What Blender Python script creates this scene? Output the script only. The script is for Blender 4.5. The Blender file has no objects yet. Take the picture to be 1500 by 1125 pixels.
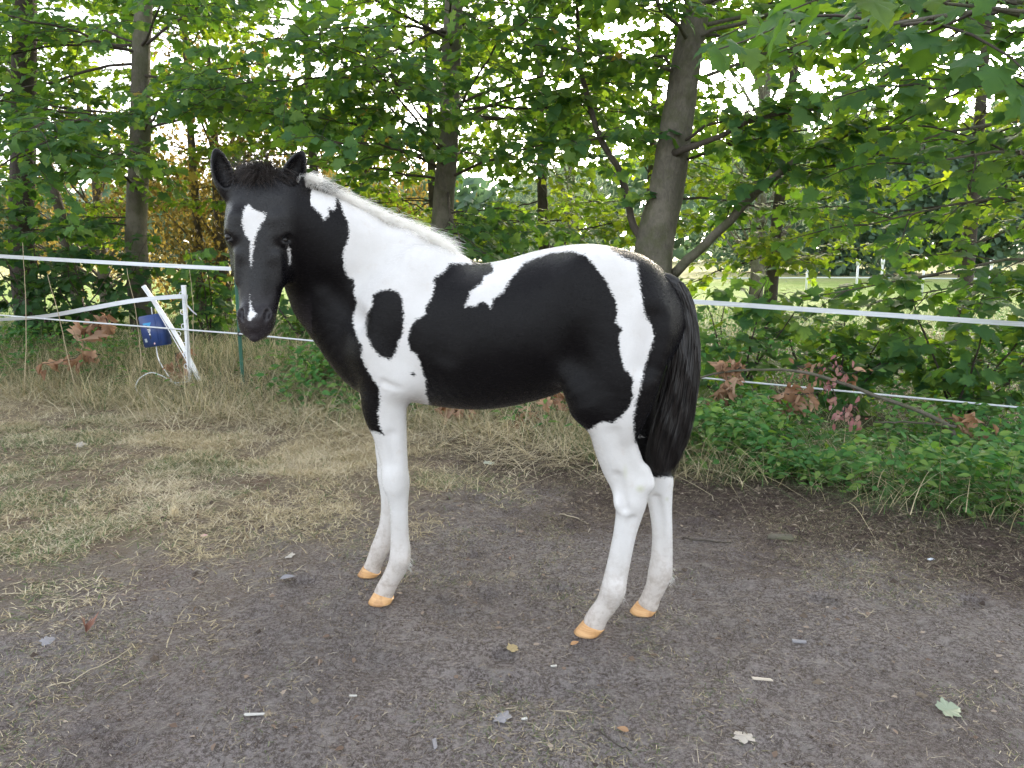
import bpy, math, random
import numpy as np
from mathutils import Vector, Matrix
random.seed(7); rng = np.random.default_rng(7)
SC = bpy.context.scene
COL = SC.collection
# ------------------------------------------------------------------ camera, sky, sun, exposure
CAM_H, PITCH = 1.2, math.radians(10)
cam_d = bpy.data.cameras.new('camera'); cam = bpy.data.objects.new('camera', cam_d); COL.objects.link(cam)
cam.location = (0, 0, CAM_H); cam.rotation_euler = (math.radians(90) - PITCH, 0, 0)
cam_d.lens = 26; cam_d.sensor_width = 36; cam_d.clip_end = 3000; cam_d.clip_start = 0.02
SC.camera = cam
SUN_AZ, SUN_EL = math.radians(18), math.radians(20)      # azimuth from +Y towards +X
world = bpy.data.worlds.new('World'); SC.world = world; world.use_nodes = True
wn = world.node_tree.nodes; wl = world.node_tree.links
sky = wn.new('ShaderNodeTexSky'); sky.sky_type = 'NISHITA'; sky.sun_disc = False
sky.sun_elevation = SUN_EL; sky.sun_rotation = SUN_AZ; sky.air_density = 1.0; sky.dust_density = 3.0; sky.ozone_density = 1.0
bg = wn['Background']; bg.inputs['Strength'].default_value = 0.15
hs = wn.new('ShaderNodeHueSaturation'); hs.inputs['Saturation'].default_value = .34; wl.new(sky.outputs['Color'], hs.inputs['Color']); wl.new(hs.outputs['Color'], bg.inputs['Color'])
sun_d = bpy.data.lights.new('sun', 'SUN'); sun = bpy.data.objects.new('sun', sun_d); COL.objects.link(sun)
sun_d.energy = 1.5; sun_d.angle = math.radians(26); sun_d.color = (1.0, 0.82, 0.58)
sdir = Vector((math.sin(SUN_AZ)*math.cos(SUN_EL), math.cos(SUN_AZ)*math.cos(SUN_EL), math.sin(SUN_EL)))
sun.rotation_euler = sdir.to_track_quat('Z', 'Y').to_euler(); sun.location = (6, 30, 12)
SC.view_settings.view_transform = 'Standard'; SC.view_settings.look = 'None'
SC.view_settings.exposure = 2.5; SC.view_settings.gamma = 1.0; SC.view_settings.use_curve_mapping = False
SC.render.engine = 'CYCLES'
SC.cycles.max_bounces = 16; SC.cycles.transparent_max_bounces = 4; SC.cycles.caustics_reflective = False; SC.cycles.caustics_refractive = False
SC.cycles.diffuse_bounces = 12; SC.cycles.transmission_bounces = 12; SC.cycles.glossy_bounces = 3
SC.cycles.use_denoising = True; SC.cycles.denoising_prefilter = 'ACCURATE'; SC.cycles.denoising_input_passes = 'RGB_ALBEDO_NORMAL'

# ------------------------------------------------------------------ helpers
FPX = 26/36*1500
def ray(px, py):
    x = (px-750)/FPX; v = -(py-562.5)/FPX
    return np.array([x, math.cos(PITCH)+v*math.sin(PITCH), -math.sin(PITCH)+v*math.cos(PITCH)])
def ground(px, py, z=0.0):
    d = ray(px, py); return np.array([0, 0, CAM_H])+d*((z-CAM_H)/d[2])
def at(px, py, Y):
    d = ray(px, py); return np.array([0, 0, CAM_H])+d*(Y/d[1])
def project(p):
    p = np.asarray(p, float)
    z = p[..., 2]-CAM_H
    f = p[..., 1]*math.cos(PITCH)-z*math.sin(PITCH); u = p[..., 1]*math.sin(PITCH)+z*math.cos(PITCH)
    return 750+FPX*p[..., 0]/f, 562.5-FPX*u/f, f
def cr(rows, n):                                     # Catmull-Rom through control rows
    P = np.asarray(rows, float); P = np.vstack([2*P[0]-P[1], P, 2*P[-1]-P[-2]]); out = []
    for i in range(1, len(P)-2):
        for k in range(n):
            t = k/n; a, b, c, d = P[i-1], P[i], P[i+1], P[i+2]
            out.append(.5*(2*b+(c-a)*t+(2*a-5*b+4*c-d)*t*t+(3*b-a-3*c+d)*t**3))
    out.append(P[-2]); return np.array(out)
def tag(o, label=None, cat=None, group=None, kind=None):
    if label: o['label'] = label
    if cat: o['category'] = cat
    if group: o['group'] = group
    if kind: o['kind'] = kind
    return o
def link(name, data, parent=None, loc=None):
    o = bpy.data.objects.new(name, data); COL.objects.link(o)
    if parent is not None: o.parent = parent
    if loc is not None: o.location = loc
    return o
def empty(name, loc=(0, 0, 0), rz=0):
    o = link(name, None); o.location = loc; o.rotation_euler = (0, 0, rz); o.empty_display_size = .1; return o
def npmesh(name, V, F, mat=None, smooth=True, attrs=None):
    """V (n,3); F (m,k) int array or list of such arrays"""
    me = bpy.data.meshes.new(name)
    Fs = [np.asarray(f, np.int32) for f in (F if isinstance(F, list) else [F]) if len(f)]
    V = np.asarray(V, np.float32)
    me.vertices.add(len(V)); me.vertices.foreach_set('co', V.ravel())
    tot = np.concatenate([np.full(len(f), f.shape[1], np.int32) for f in Fs])
    loops = np.concatenate([f.ravel() for f in Fs])
    st = np.concatenate([[0], np.cumsum(tot)[:-1]]).astype(np.int32)
    me.loops.add(len(loops)); me.loops.foreach_set('vertex_index', loops)
    me.polygons.add(len(tot)); me.polygons.foreach_set('loop_start', st); me.polygons.foreach_set('loop_total', tot)
    me.polygons.foreach_set('use_smooth', np.full(len(tot), smooth, bool))
    for k, a in (attrs or {}).items():
        at_ = me.attributes.new(k, 'FLOAT', 'POINT'); at_.data.foreach_set('value', np.asarray(a, np.float32).ravel())
    me.update(calc_edges=True)
    if mat: me.materials.append(mat)
    return me
class MB:                                            # collects pieces into one mesh
    def __init__(s): s.V = []; s.F = {}; s.n = 0; s.A = []
    def add(s, V, F, tint=0.0):
        V = np.asarray(V, float)
        for f in (F if isinstance(F, list) else [F]):
            f = np.asarray(f, int)
            if len(f): s.F.setdefault(f.shape[1], []).append(f+s.n)
        s.V.append(V); s.n += len(V)
        s.A.append(np.full(len(V), tint) if np.isscalar(tint) else np.asarray(tint))
    def mesh(s, name, mat, smooth=True):
        return npmesh(name, np.concatenate(s.V), [np.concatenate(v) for v in s.F.values()], mat, smooth, {'tint': np.concatenate(s.A)})
    def build(s, name, mat, parent=None, smooth=True): return link(name, s.mesh(name, mat, smooth), parent)
def tube(pts, rad, sides=8, cap=True, ecc=1.0):
    P = np.asarray(pts, float); R = np.broadcast_to(np.asarray(rad, float), (len(P),))
    T = np.gradient(P, axis=0); T /= np.linalg.norm(T, axis=1)[:, None]+1e-12
    ref = np.array([0, 0, 1.]) if abs(T[0, 2]) < .9 else np.array([1., 0, 0])
    u = np.cross(T[0], ref); u /= np.linalg.norm(u); V = []
    for i in range(len(P)):
        u = u-T[i]*np.dot(u, T[i]); u /= np.linalg.norm(u)+1e-12; w = np.cross(T[i], u)
        a = np.arange(sides)*2*math.pi/sides
        V.append(P[i]+R[i]*(np.cos(a)[:, None]*u+ecc*np.sin(a)[:, None]*w))
    V = np.concatenate(V); n = len(P); F = []
    for i in range(n-1):
        for j in range(sides):
            F.append((i*sides+j, i*sides+(j+1) % sides, (i+1)*sides+(j+1) % sides, (i+1)*sides+j))
    FF = [np.array(F)]
    if cap: FF.append(np.array([list(range(sides))[::-1], list(range((n-1)*sides, n*sides))]))
    return V, FF
def box(c, size, R=None, bevel=0):
    x, y, z = np.array(size)/2
    V = np.array([(a*x, b*y, d*z) for d in (-1, 1) for a, b in ((-1, -1), (1, -1), (1, 1), (-1, 1))], float)
    if R is not None: V = V@np.asarray(R).T
    return V+np.asarray(c), np.array([(0, 3, 2, 1), (4, 5, 6, 7), (0, 1, 5, 4), (1, 2, 6, 5), (2, 3, 7, 6), (3, 0, 4, 7)])
def strands(P, rad, tint):
    """P (N,K,3) hair strands -> three-sided tapered tubes in one mesh"""
    N, K, _ = P.shape
    T = np.gradient(P, axis=1); T /= np.linalg.norm(T, axis=2, keepdims=True)+1e-9
    ref = rng.normal(size=(N, 1, 3)); u = np.cross(T, ref); u /= np.linalg.norm(u, axis=2, keepdims=True)+1e-9
    w = np.cross(T, u); R = (np.asarray(rad)[:, None] if np.ndim(rad) else rad)*np.linspace(1, .12, K)[None, :]
    V = np.stack([P+R[..., None]*(math.cos(a)*u+math.sin(a)*w) for a in (0, 2.094, 4.189)], axis=2)
    base = (np.arange(N)*K*3)[:, None, None]+(np.arange(K-1)*3)[None, :, None]
    F = np.stack([np.stack([base+j, base+(j+1) % 3, base+3+(j+1) % 3, base+3+j], -1) for j in range(3)], 2)
    return V.reshape(-1, 3), F.reshape(-1, 4), np.repeat(np.asarray(tint), K*3)
# ------------------------------------------------------------------ material helpers
class NT:
    def __init__(s, name):
        s.m = bpy.data.materials.new(name); s.m.use_nodes = True; s.t = s.m.node_tree; s.n = s.t.nodes; s.l = s.t.links
        s.out = s.n['Material Output']; s.b = s.n['Principled BSDF']
    def new(s, typ, **kw):
        n = s.n.new(typ)
        for k, v in kw.items():
            if k in n.bl_rna.properties.keys(): setattr(n, k, v)
            else: n.inputs[k.replace('_', ' ')].default_value = v
        return n
    def lk(s, a, b): s.l.new(a, b); return s
    def noise(s, scale, detail=4, rough=.55, vec=None, dist=0):
        n = s.new('ShaderNodeTexNoise'); n.inputs['Scale'].default_value = scale; n.inputs['Detail'].default_value = detail
        n.inputs['Roughness'].default_value = rough; n.inputs['Distortion'].default_value = dist
        if vec is not None: s.lk(vec, n.inputs['Vector'])
        return n.outputs['Fac']
    def ramp(s, fac, stops, interp='LINEAR'):
        r = s.new('ShaderNodeValToRGB'); e = r.color_ramp.elements; r.color_ramp.interpolation = interp
        while len(e) < len(stops): e.new(.5)
        for i, (p, c) in enumerate(stops):
            e[i].position = p; e[i].color = (c if len(c) == 4 else (*c, 1)) if not np.isscalar(c) else (c, c, c, 1)
        s.lk(fac, r.inputs['Fac']); return r.outputs['Color']
    def mix(s, fac, a, b, mode='MIX'):
        m = s.new('ShaderNodeMix', data_type='RGBA', blend_type=mode)
        for sock, v in ((m.inputs[0], fac), (m.inputs[6], a), (m.inputs[7], b)):
            if hasattr(v, 'is_linked'): s.lk(v, sock)
            elif np.isscalar(v): sock.default_value = v
            else: sock.default_value = v if len(v) == 4 else (*v, 1)
        return m.outputs[2]
    def math(s, op, a, b=None, clamp=False):
        m = s.new('ShaderNodeMath', operation=op, use_clamp=clamp)
        for sock, v in ((m.inputs[0], a), (m.inputs[1], b)):
            if v is None: continue
            if hasattr(v, 'is_linked'): s.lk(v, sock)
            else: sock.default_value = v
        return m.outputs[0]
    def attr(s, name): return s.new('ShaderNodeAttribute', attribute_name=name).outputs['Fac']
    def obj(s): return s.new('ShaderNodeTexCoord').outputs['Object']
    def scaled(s, vec, sc, rot=(0, 0, 0)):
        m = s.new('ShaderNodeMapping'); m.inputs['Scale'].default_value = sc; m.inputs['Rotation'].default_value = rot; s.lk(vec, m.inputs['Vector']); return m.outputs['Vector']
    def bump(s, h, strength=.3, dist=.01):
        b = s.new('ShaderNodeBump'); b.inputs['Strength'].default_value = strength; b.inputs['Distance'].default_value = dist
        s.lk(h, b.inputs['Height']); s.lk(b.outputs['Normal'], s.b.inputs['Normal']); return s
    def col(s, c):
        if hasattr(c, 'is_linked'): s.lk(c, s.b.inputs['Base Color'])
        else: s.b.inputs['Base Color'].default_value = (*c, 1)
        return s
    def set(s, **kw):
        for k, v in kw.items(): s.b.inputs[k.replace('_', ' ')].default_value = v
        return s
def plain(name, c, rough=.5, **kw):
    t = NT(name); t.set(Roughness=rough, **kw)
    n = t.noise(60, 3); t.col(t.mix(n, [x*.85 for x in c], [min(1, x*1.1) for x in c])); return t.m
# ------------------------------------------------------------------ terrain
def fence_y(x): return 6.0-.2385*(x+2.2)
bank_x = [-30, -9, -4.9, -2.5, -.57, .95, 2.2, 3.5, 6, 30]; bank_yv = [8.5, 7.6, 6.5, 5.55, 5.1, 3.95, 3.12, 2.5, 1.6, -2]
def bank_y(x): return np.interp(x, bank_x, bank_yv)
def vnoise(x, y, seed=0):
    r_ = np.random.default_rng(seed); tab = r_.random((64, 64))
    xi = np.floor(x).astype(int); yi = np.floor(y).astype(int); fx = x-xi; fy = y-yi
    fx = fx*fx*(3-2*fx); fy = fy*fy*(3-2*fy); g = lambda a, b: tab[a % 64, b % 64]
    return (g(xi, yi)*(1-fx)+g(xi+1, yi)*fx)*(1-fy)+(g(xi, yi+1)*(1-fx)+g(xi+1, yi+1)*fx)*fy
def fbm(x, y, seed=0, o=4): return sum(vnoise(x*2**k+7*k, y*2**k, seed+k)*.5**k for k in range(o))/sum(.5**k for k in range(o))
_r = np.random.default_rng(77); PRINTS = [(a, b, c) for a, b, c in zip(_r.uniform(-1.6, 2.4, 46), _r.uniform(1.35, 3.6, 46), _r.uniform(0, 6.28, 46))]
HOOVES = [tuple(ground(*q)[:2]) for q in ((559, 882), (542, 842), (862, 928), (943, 897))]
def height(x, y):
    x = np.asarray(x, float); y = np.asarray(y, float); d = y-bank_y(x)
    s_ = np.clip(d/.9, 0, 1); s_ = s_*s_*(3-2*s_)
    near = np.clip(1-(y-9)/8, 0, 1)
    h = s_*near*(.13+.10*fbm(x*.9, y*.9, 3))*np.interp(x, [-1.5, .6, 2.0], [1, .35, -.25])+(fbm(x*1.3, y*1.3, 11)-.5)*.05*np.clip(1.5-np.hypot(x, y-2.4)/3, 0, 1)*0
    calm = np.ones_like(h)
    for hx_, hy_ in HOOVES: calm = np.minimum(calm, np.clip((np.hypot(x-hx_, y-hy_)-.05)/.22, 0, 1))
    pr = np.zeros_like(h)
    for hx_, hy_, a_ in PRINTS:
        m = (np.abs(x-hx_) < .16) & (np.abs(y-hy_) < .16)
        if m.any():
            xx, yy = x[m]-hx_, y[m]-hy_; u_ = (xx*math.cos(a_)+yy*math.sin(a_))/.058; v_ = (yy*math.cos(a_)-xx*math.sin(a_))/.046; r_ = np.sqrt(u_*u_+v_*v_); pr[m] += -.013*np.clip((1.15-r_)/.35, 0, 1)+.006*np.exp(-((r_-1.45)/.28)**2)
    h = h+pr*calm
    return h+calm*(fbm(x*7, y*7, 21, 4)-.5)*.042*np.clip(1.6-y/9, .1, 1)+np.clip((y-60)/400, 0, 1)*0
def axis(lo, hi, c, d0, g):
    a = [0.]; st = d0
    while a[-1] < max(hi-c, c-lo): a.append(a[-1]+st); st = st*g if a[-1] > 2.2 else st
    a = np.array(a); v = np.concatenate([c-a[::-1], c+a[1:]]); return v[(v >= lo) & (v <= hi)]
gx = axis(-1500, 1500, 0, .022, 1.035); gy = axis(-60, 2600, 3.0, .022, 1.035)
GX, GY = np.meshgrid(gx, gy); GZ = height(GX, GY)
nx, ny = len(gx), len(gy); q0 = (np.arange(ny-1)[:, None]*nx+np.arange(nx-1)[None]).ravel()
d_b = GY-bank_y(GX)
DEADS = [(np.array([(0, 0, 0), (.16, .2, .16), (.20, .5, .20), (.09, .8, .08), (0, 1, -.12), (-.09, .8, .08), (-.20, .5, .20), (-.16, .2, .16), (0, .45, -.06)]), np.array([(8, i, (i+1) % 8) for i in range(8)])),
         (np.array([(0, 0, 0), (.22, .25, -.10), (.13, .55, .16), (.16, .8, .2), (0, 1, .25), (-.06, .8, .1), (-.20, .5, .24), (-.10, .2, .12), (0, .45, .0)]), np.array([(8, i, (i+1) % 8) for i in range(8)]))]
def straw_zone(x, y):
    e = np.interp(x, [-6, -2.0, -1.35, -.75, -.3, .5], [1.9, 2.05, 2.6, 3.3, 4.4, 5.5])+(fbm(x*2, y*2, 5)-.5)*2.2
    return np.clip((y-e)/2.0+.5, 0, 1)
def mulch_zone(x, y):
    d = bank_y(x)-y; return np.clip(1.25-np.abs(d-.35)/.85+(fbm(x*2.2, y*2.2, 9)-.5)*1.4, 0, 1)*np.clip((x+1.0)/.8, 0, 1)
def ground_mat():
    t = NT('ground_soil'); g = t.new('ShaderNodeNewGeometry').outputs['Position']
    n1 = t.mix(.55, t.noise(2.2, 5, .6, g), t.noise(.9, 3, .5, g)); n2 = t.noise(16, 5, .7, g); n3 = t.noise(90, 4, .75, g); n4 = t.noise(320, 3, .7, g)
    dirt_ = t.ramp(n1, [(.36, (.225, .188, .178)), (.5, (.315, .272, .262)), (.64, (.43, .378, .365))])
    dirt_ = t.mix(t.ramp(n3, [(.42, 0.), (.55, 1.)]), dirt_, (.128, .104, .094)); dirt_ = t.mix(t.ramp(n2, [(.50, 0.), (.66, .7)]), dirt_, (.36, .325, .305))
    dirt_ = t.mix(t.ramp(n4, [(.56, 0.), (.64, .9)]), dirt_, (.46, .42, .36))
    straw_ = t.ramp(n3, [(.3, (.17, .130, .085)), (.5, (.28, .22, .145)), (.7, (.38, .31, .20))]); straw_ = t.mix(t.ramp(n2, [(.5, 0.), (.65, .7)]), straw_, (.22, .18, .11))
    straw_ = t.mix(t.math('MULTIPLY', t.ramp(t.noise(3.2, 4, .65, g), [(.48, 0.), (.60, 1.)]), .7), straw_, (.20, .118, .078))
    mul = t.ramp(n3, [(.3, (.066, .040, .034)), (.55, (.128, .080, .068)), (.75, (.20, .135, .11))])
    c = t.mix(t.math('MULTIPLY', t.attr('straw'), .85), dirt_, straw_); c = t.mix(t.math('MULTIPLY', t.attr('mulch'), .8), c, mul)
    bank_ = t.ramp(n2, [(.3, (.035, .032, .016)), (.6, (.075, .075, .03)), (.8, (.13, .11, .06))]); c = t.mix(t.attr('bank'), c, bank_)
    far_ = t.ramp(t.noise(.25, 5, .65, g), [(.3, (.13, .21, .04)), (.55, (.20, .28, .06)), (.75, (.29, .32, .10))]); c = t.mix(t.attr('field'), c, far_)
    c = t.mix(t.attr('hay'), c, (.52, .43, .26))
    t.col(c); t.set(Roughness=.93); t.b.inputs['Specular IOR Level'].default_value = .2
    h = t.math('ADD', t.math('ADD', t.math('MULTIPLY', n2, 1.6), t.math('MULTIPLY', n3, .8)), t.math('MULTIPLY', n4, .25)); t.bump(h, 1.0, .034); return t.m
gme = npmesh('ground', np.c_[GX.ravel(), GY.ravel(), GZ.ravel()], np.c_[q0, q0+1, q0+nx+1, q0+nx], ground_mat(), True,
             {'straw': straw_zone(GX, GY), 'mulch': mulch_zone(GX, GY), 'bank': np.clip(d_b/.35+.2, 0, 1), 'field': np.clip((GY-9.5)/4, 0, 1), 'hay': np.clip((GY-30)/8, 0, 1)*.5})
tag(link('ground', gme), kind='structure')

# ------------------------------------------------------------------ leaves
def leaf_mat(name, dark, mid, light, trans=.45, tcol=(1.25, 1.35, .35), rough=.55):
    t = NT(name); info = t.new('ShaderNodeObjectInfo').outputs['Random']
    f = t.math('FRACT', t.math('ADD', t.attr('tint'), info)); c = t.ramp(f, [(0, dark), (.5, mid), (.93, light), (1, light)])
    c = t.mix(t.math('MULTIPLY', t.noise(26, 3, .6, t.obj()), .35), c, dark); t.col(c); t.set(Roughness=rough)
    t.b.inputs['Specular IOR Level'].default_value = .2
    tr = t.new('ShaderNodeBsdfTranslucent'); t.lk(t.mix(1.0, c, tcol, 'MULTIPLY'), tr.inputs['Color'])
    mx = t.new('ShaderNodeMixShader'); mx.inputs[0].default_value = trans; t.lk(t.b.outputs[0], mx.inputs[1]); t.lk(tr.outputs[0], mx.inputs[2]); t.lk(mx.outputs[0], t.out.inputs['Surface']); return t.m
LM = {'maple': leaf_mat('maple_leaf', (.050, .12, .056), (.076, .175, .062), (.135, .23, .066), .55, (2.1, 1.8, .35)),
      'pale': leaf_mat('maple_leaf_backlit', (.075, .145, .045), (.12, .20, .050), (.20, .26, .055), .62, (1.9, 1.75, .35)),  # same maple leaf, glow from behind painted into a yellower, brighter colour
      'yellow': leaf_mat('maple_leaf_turning', (.30, .24, .04), (.36, .30, .06), (.30, .22, .05), .45, (1.2, 1.1, .6)),
      'lush': leaf_mat('herb_leaf', (.06, .17, .055), (.10, .24, .070), (.22, .32, .085), .45),
      'gold': leaf_mat('conifer_spray', (.12, .095, .03), (.21, .165, .055), (.29, .24, .09), .5, (1.15, 1.05, .6)),
      'willow': leaf_mat('willow_leaf', (.16, .20, .15), (.22, .27, .20), (.30, .34, .25), .35, (1, 1.1, .8)),
      'far': leaf_mat('far_leaf', (.07, .125, .085), (.095, .16, .10), (.13, .20, .115), .3, (1, 1.1, .6)),
      'brown': leaf_mat('dead_leaf', (.26, .15, .09), (.40, .25, .165), (.50, .35, .25), .3, (1.1, .9, .7), .7),
      'pink': leaf_mat('pink_leaf', (.30, .13, .13), (.38, .20, .20), (.36, .24, .18), .3, (1.1, .9, .8), .6),
      'bush': leaf_mat('shrub_leaf', (.032, .08, .038), (.05, .115, .045), (.085, .16, .052), .45)}
half = [(0, .0), (.12, -.09), (.33, -.13), (.38, .02), (.50, .10), (.37, .20), (.52, .30), (.62, .47), (.44, .50), (.35, .58), (.27, .52), (.33, .70), (.20, .80), (.10, .86), (0, 1.0)]
out_ = half+[(-x, y) for x, y in half[-2:0:-1]]
def leaf_shape(fold, droop, curl=0):
    o = np.array(out_); c = np.array([[0, .28]]); P = np.vstack([c, o]); r = np.hypot(P[:, 0], P[:, 1]-.2)
    z = fold*np.abs(P[:, 0])-droop*np.clip(P[:, 1], 0, 1)**2+curl*np.sin(P[:, 0]*9+P[:, 1]*5)*r*.35
    n = len(o); return np.c_[P, z], np.array([(0, 1+i, 1+(i+1) % n) for i in range(n)])
MAPLES = [leaf_shape(*a) for a in ((.10, .22, .12), (-.16, .30, .16), (.22, .14, .12), (-.06, .42, .2))]
CRUMPLED = [leaf_shape(1.6, .75, .9), leaf_shape(-1.9, .55, 1.0), leaf_shape(2.2, -.35, .8)]
OVATE = (np.array([(0, 0, 0), (.20, .18, .05), (.27, .42, .06), (.16, .75, .0), (0, 1, -.1), (-.16, .75, .0), (-.27, .42, .06), (-.20, .18, .05), (0, .45, -.03)]), np.array([(8, i, (i+1) % 8) for i in range(8)]))
SLIM = (np.array([(0, 0, 0), (.07, .5, .02), (0, 1, 0), (-.07, .5, .02)]), np.array([(0, 1, 2), (0, 2, 3)]))
RHOMB = (np.array([(0, 0, 0), (.33, .45, .08), (0, 1, -.1), (-.33, .45, .08), (0, .5, -.02)]), np.array([(4, 0, 1), (4, 1, 2), (4, 2, 3), (4, 3, 0)]))
def frames(D, Nn):
    D = D/(np.linalg.norm(D, axis=1)[:, None]+1e-9); X = np.cross(D, Nn); X /= np.linalg.norm(X, axis=1)[:, None]+1e-9; Z = np.cross(X, D)
    return np.stack([X, D, Z], 2)                      # columns
def leaves_mesh(name, shapes, P, D, Nn, S, mat):
    R = frames(D, Nn); mb = MB(); w = rng.integers(0, len(shapes), len(P)); tint = rng.random(len(P))
    for k, (V, F) in enumerate(shapes):
        s = np.where(w == k)[0]
        if not len(s): continue
        W = np.einsum('nij,vj->nvi', R[s], V)*S[s, None, None]+P[s, None]
        Fm = (F[None]+(np.arange(len(s))*len(V))[:, None, None]).reshape(-1, 3); mb.add(W.reshape(-1, 3), Fm, np.repeat(tint[s], len(V)))
    return mb.mesh(name, mat, True)
def leaf_parts(parent, shared, P, D, Nn, S, name='leaf'):
    R = frames(D, Nn); inv = np.asarray(parent.location)
    for i in range(len(P)):
        o = bpy.data.objects.new(name, shared[rng.integers(len(shared))]); COL.objects.link(o); o.parent = parent
        M = Matrix([[*(R[i, r]*S[i]), P[i, r]-inv[r]] for r in range(3)]+[[0, 0, 0, 1]]); o.matrix_basis = M
def shared_leaves(name, shapes, mats, n=9):
    out = []
    for i in range(n):
        V, F = shapes[i % len(shapes)]; out.append(npmesh(name, V, F, mats[i % len(mats)], True, {'tint': np.full(len(V), i/n)}))
    return out
BACKLIT_SHARED = shared_leaves('maple_leaf_backlit', MAPLES, [LM['pale']], 16)
ML_SHARED = shared_leaves('maple_leaf', MAPLES, [LM['maple']]*59+[LM['yellow']], 60)

# ------------------------------------------------------------------ bark, trunks, branches
def bark_mat(name, a, b, moss=.0):
    t = NT(name); o = t.obj(); v = t.scaled(o, (9, 9, 4.5)); n = t.noise(3, 7, .75, v, .9); m = t.noise(2.2, 4, .6, o)
    c = t.ramp(n, [(.3, a), (.65, b)]); c = t.mix(t.ramp(m, [(.5, 0.), (.68, .6)]), c, [x*1.5 for x in b]); c = t.mix(t.math('MULTIPLY', t.ramp(t.noise(5, 4, .7, o), [(.45, 0.), (.6, 1.)]), moss), c, (.075, .085, .03))
    t.col(c); t.set(Roughness=.9); t.bump(n, .8, .02); return t.m
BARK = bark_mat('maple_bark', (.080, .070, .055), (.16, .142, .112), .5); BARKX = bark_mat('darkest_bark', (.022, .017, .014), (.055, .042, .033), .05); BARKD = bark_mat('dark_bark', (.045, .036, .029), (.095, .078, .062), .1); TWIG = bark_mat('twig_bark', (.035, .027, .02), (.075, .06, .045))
def wobble(P, amp, seed):
    r_ = np.random.default_rng(seed); n = len(P); w = np.cumsum(r_.normal(size=(n, 3)), 0); w -= np.linspace(0, 1, n)[:, None]*w[-1]; return P+w*amp
def trunk_obj(path, rad, mat, parent, name='trunk', sides=18, seed=1):
    P = cr(np.c_[np.array(path, float), np.array(rad, float)], 7); V, F = tube(P[:, :3], P[:, 3], sides)
    nv_ = len(V); k = np.arange(nv_)//sides; th = (np.arange(nv_) % sides)*2*math.pi/sides; c = P[k, :3]
    f = 1+.05*np.sin(3*th+k*.35+seed)+.035*np.sin(5*th-k*.6)+.02*np.sin(k*1.7+th); V = c+(V-c)*f[:, None]
    return link(name, npmesh(name, V-np.asarray(parent.location), F, mat, True), parent)
class Crown:
    def __init__(s): s.P = []; s.D = []; s.N = []; s.S = []; s.twigs = MB()
    def leaf(s, p, d, n, size): s.P.append(p); s.D.append(d); s.N.append(n); s.S.append(size)
    def twig(s, a, d, L, r, size, gap=.064, droop=.25):
        n = max(4, int(L/.14)+2); t = np.linspace(0, 1, n); P = a+np.outer(t*L, d)+np.outer(t*t*L*droop, (0, 0, -1)); P = wobble(P, .010, rng.integers(1e9))
        V, F = tube(P, np.linspace(r, r*.35, n), 4, False); s.twigs.add(V, F)
        m = max(2, int(L/gap)); side = np.cross(d, (0, 0, 1)); side /= np.linalg.norm(side)+1e-9
        for i in range(m):
            u = .12+.88*(i+rng.random()*.5)/m; p = a+d*L*u+np.array([0, 0, -u*u*L*droop])
            for sg in (-1, 1):
                if rng.random() < .12: continue
                dd = d*rng.uniform(.1, .9)+side*sg*rng.uniform(.4, 1.1)+np.array([0, 0, rng.uniform(-.75, .1)])+rng.normal(size=3)*.15; dd /= np.linalg.norm(dd)
                pet = rng.uniform(.03, .10); nn = np.array([0, -.35, .9])+rng.normal(size=3)*.38
                s.leaf(p+dd*pet, dd, nn, size*rng.uniform(.45, 1.2))
    def limb(s, a, d, L, r, size, ntw=9, droop=.15, twl=.42, bmb=None, t0=.22):
        d = np.array(d, float); d /= np.linalg.norm(d); n = 10; t = np.linspace(0, 1, n)
        P = a+np.outer(t*L, d)+np.outer(t*t*L*droop, (0, 0, -1)); P = wobble(P, .022*L/2, rng.integers(1e9)); V, F = tube(P, np.linspace(r, r*.22, n), 6, False)
        (bmb if bmb is not None else s.twigs).add(V, F)
        for k in range(ntw):
            u = t0+(1-t0)*(k+rng.random()*.6)/ntw; i = min(int(u*(n-1)), n-2); f = u*(n-1)-i; p = P[i]*(1-f)+P[i+1]*f
            sg = 1 if k % 2 else -1; side = np.cross(d, (0, 0, 1)); side /= np.linalg.norm(side)+1e-9
            td = d*rng.uniform(.3, .9)+side*sg*rng.uniform(.35, 1.0)+np.array([0, 0, rng.uniform(-.35, .4)]); td /= np.linalg.norm(td)
            s.twig(p, td, L*twl*(1.1-u*.55)*rng.uniform(.7, 1.2), r*.28, size)
        s.twig(P[-1], d, L*.22, r*.25, size)
        return P
    def finish(s, parent, shapes, shared, mat, nparts, minpx=9, fade=None):
        P, D, Nn, S = map(np.array, (s.P, s.D, s.N, s.S))
        if fade is not None: k = fade(P); P, D, Nn, S = P[k], D[k], Nn[k], S[k]
        inv = np.asarray(parent.location)
        px, py, f = project(P); sz = S*FPX/np.maximum(f, .1); face = np.abs((Nn/np.linalg.norm(Nn, axis=1)[:, None])@np.array([0, 1, 0]))
        vis = (f > .3) & (px > -10) & (px < 1510) & (py > -10) & (py < 800) & (sz > minpx); score = np.where(vis, sz*(1+.25*face), -1)
        top = np.argsort(-score)[:nparts]; top = top[score[top] > 0]; rest = np.ones(len(P), bool); rest[top] = False
        leaf_parts(parent, shared, P[top], D[top], Nn[top], S[top])
        if rest.any(): o = link('crown', leaves_mesh('crown', shapes, P[rest]-inv, D[rest], Nn[rest], S[rest], mat), parent); tag(o, kind='stuff')
        if s.twigs.n: me = s.twigs.mesh('twigs', TWIG); me.transform(Matrix.Translation(-parent.location)); tag(link('twigs', me, parent), kind='stuff')
        return len(P)
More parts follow.
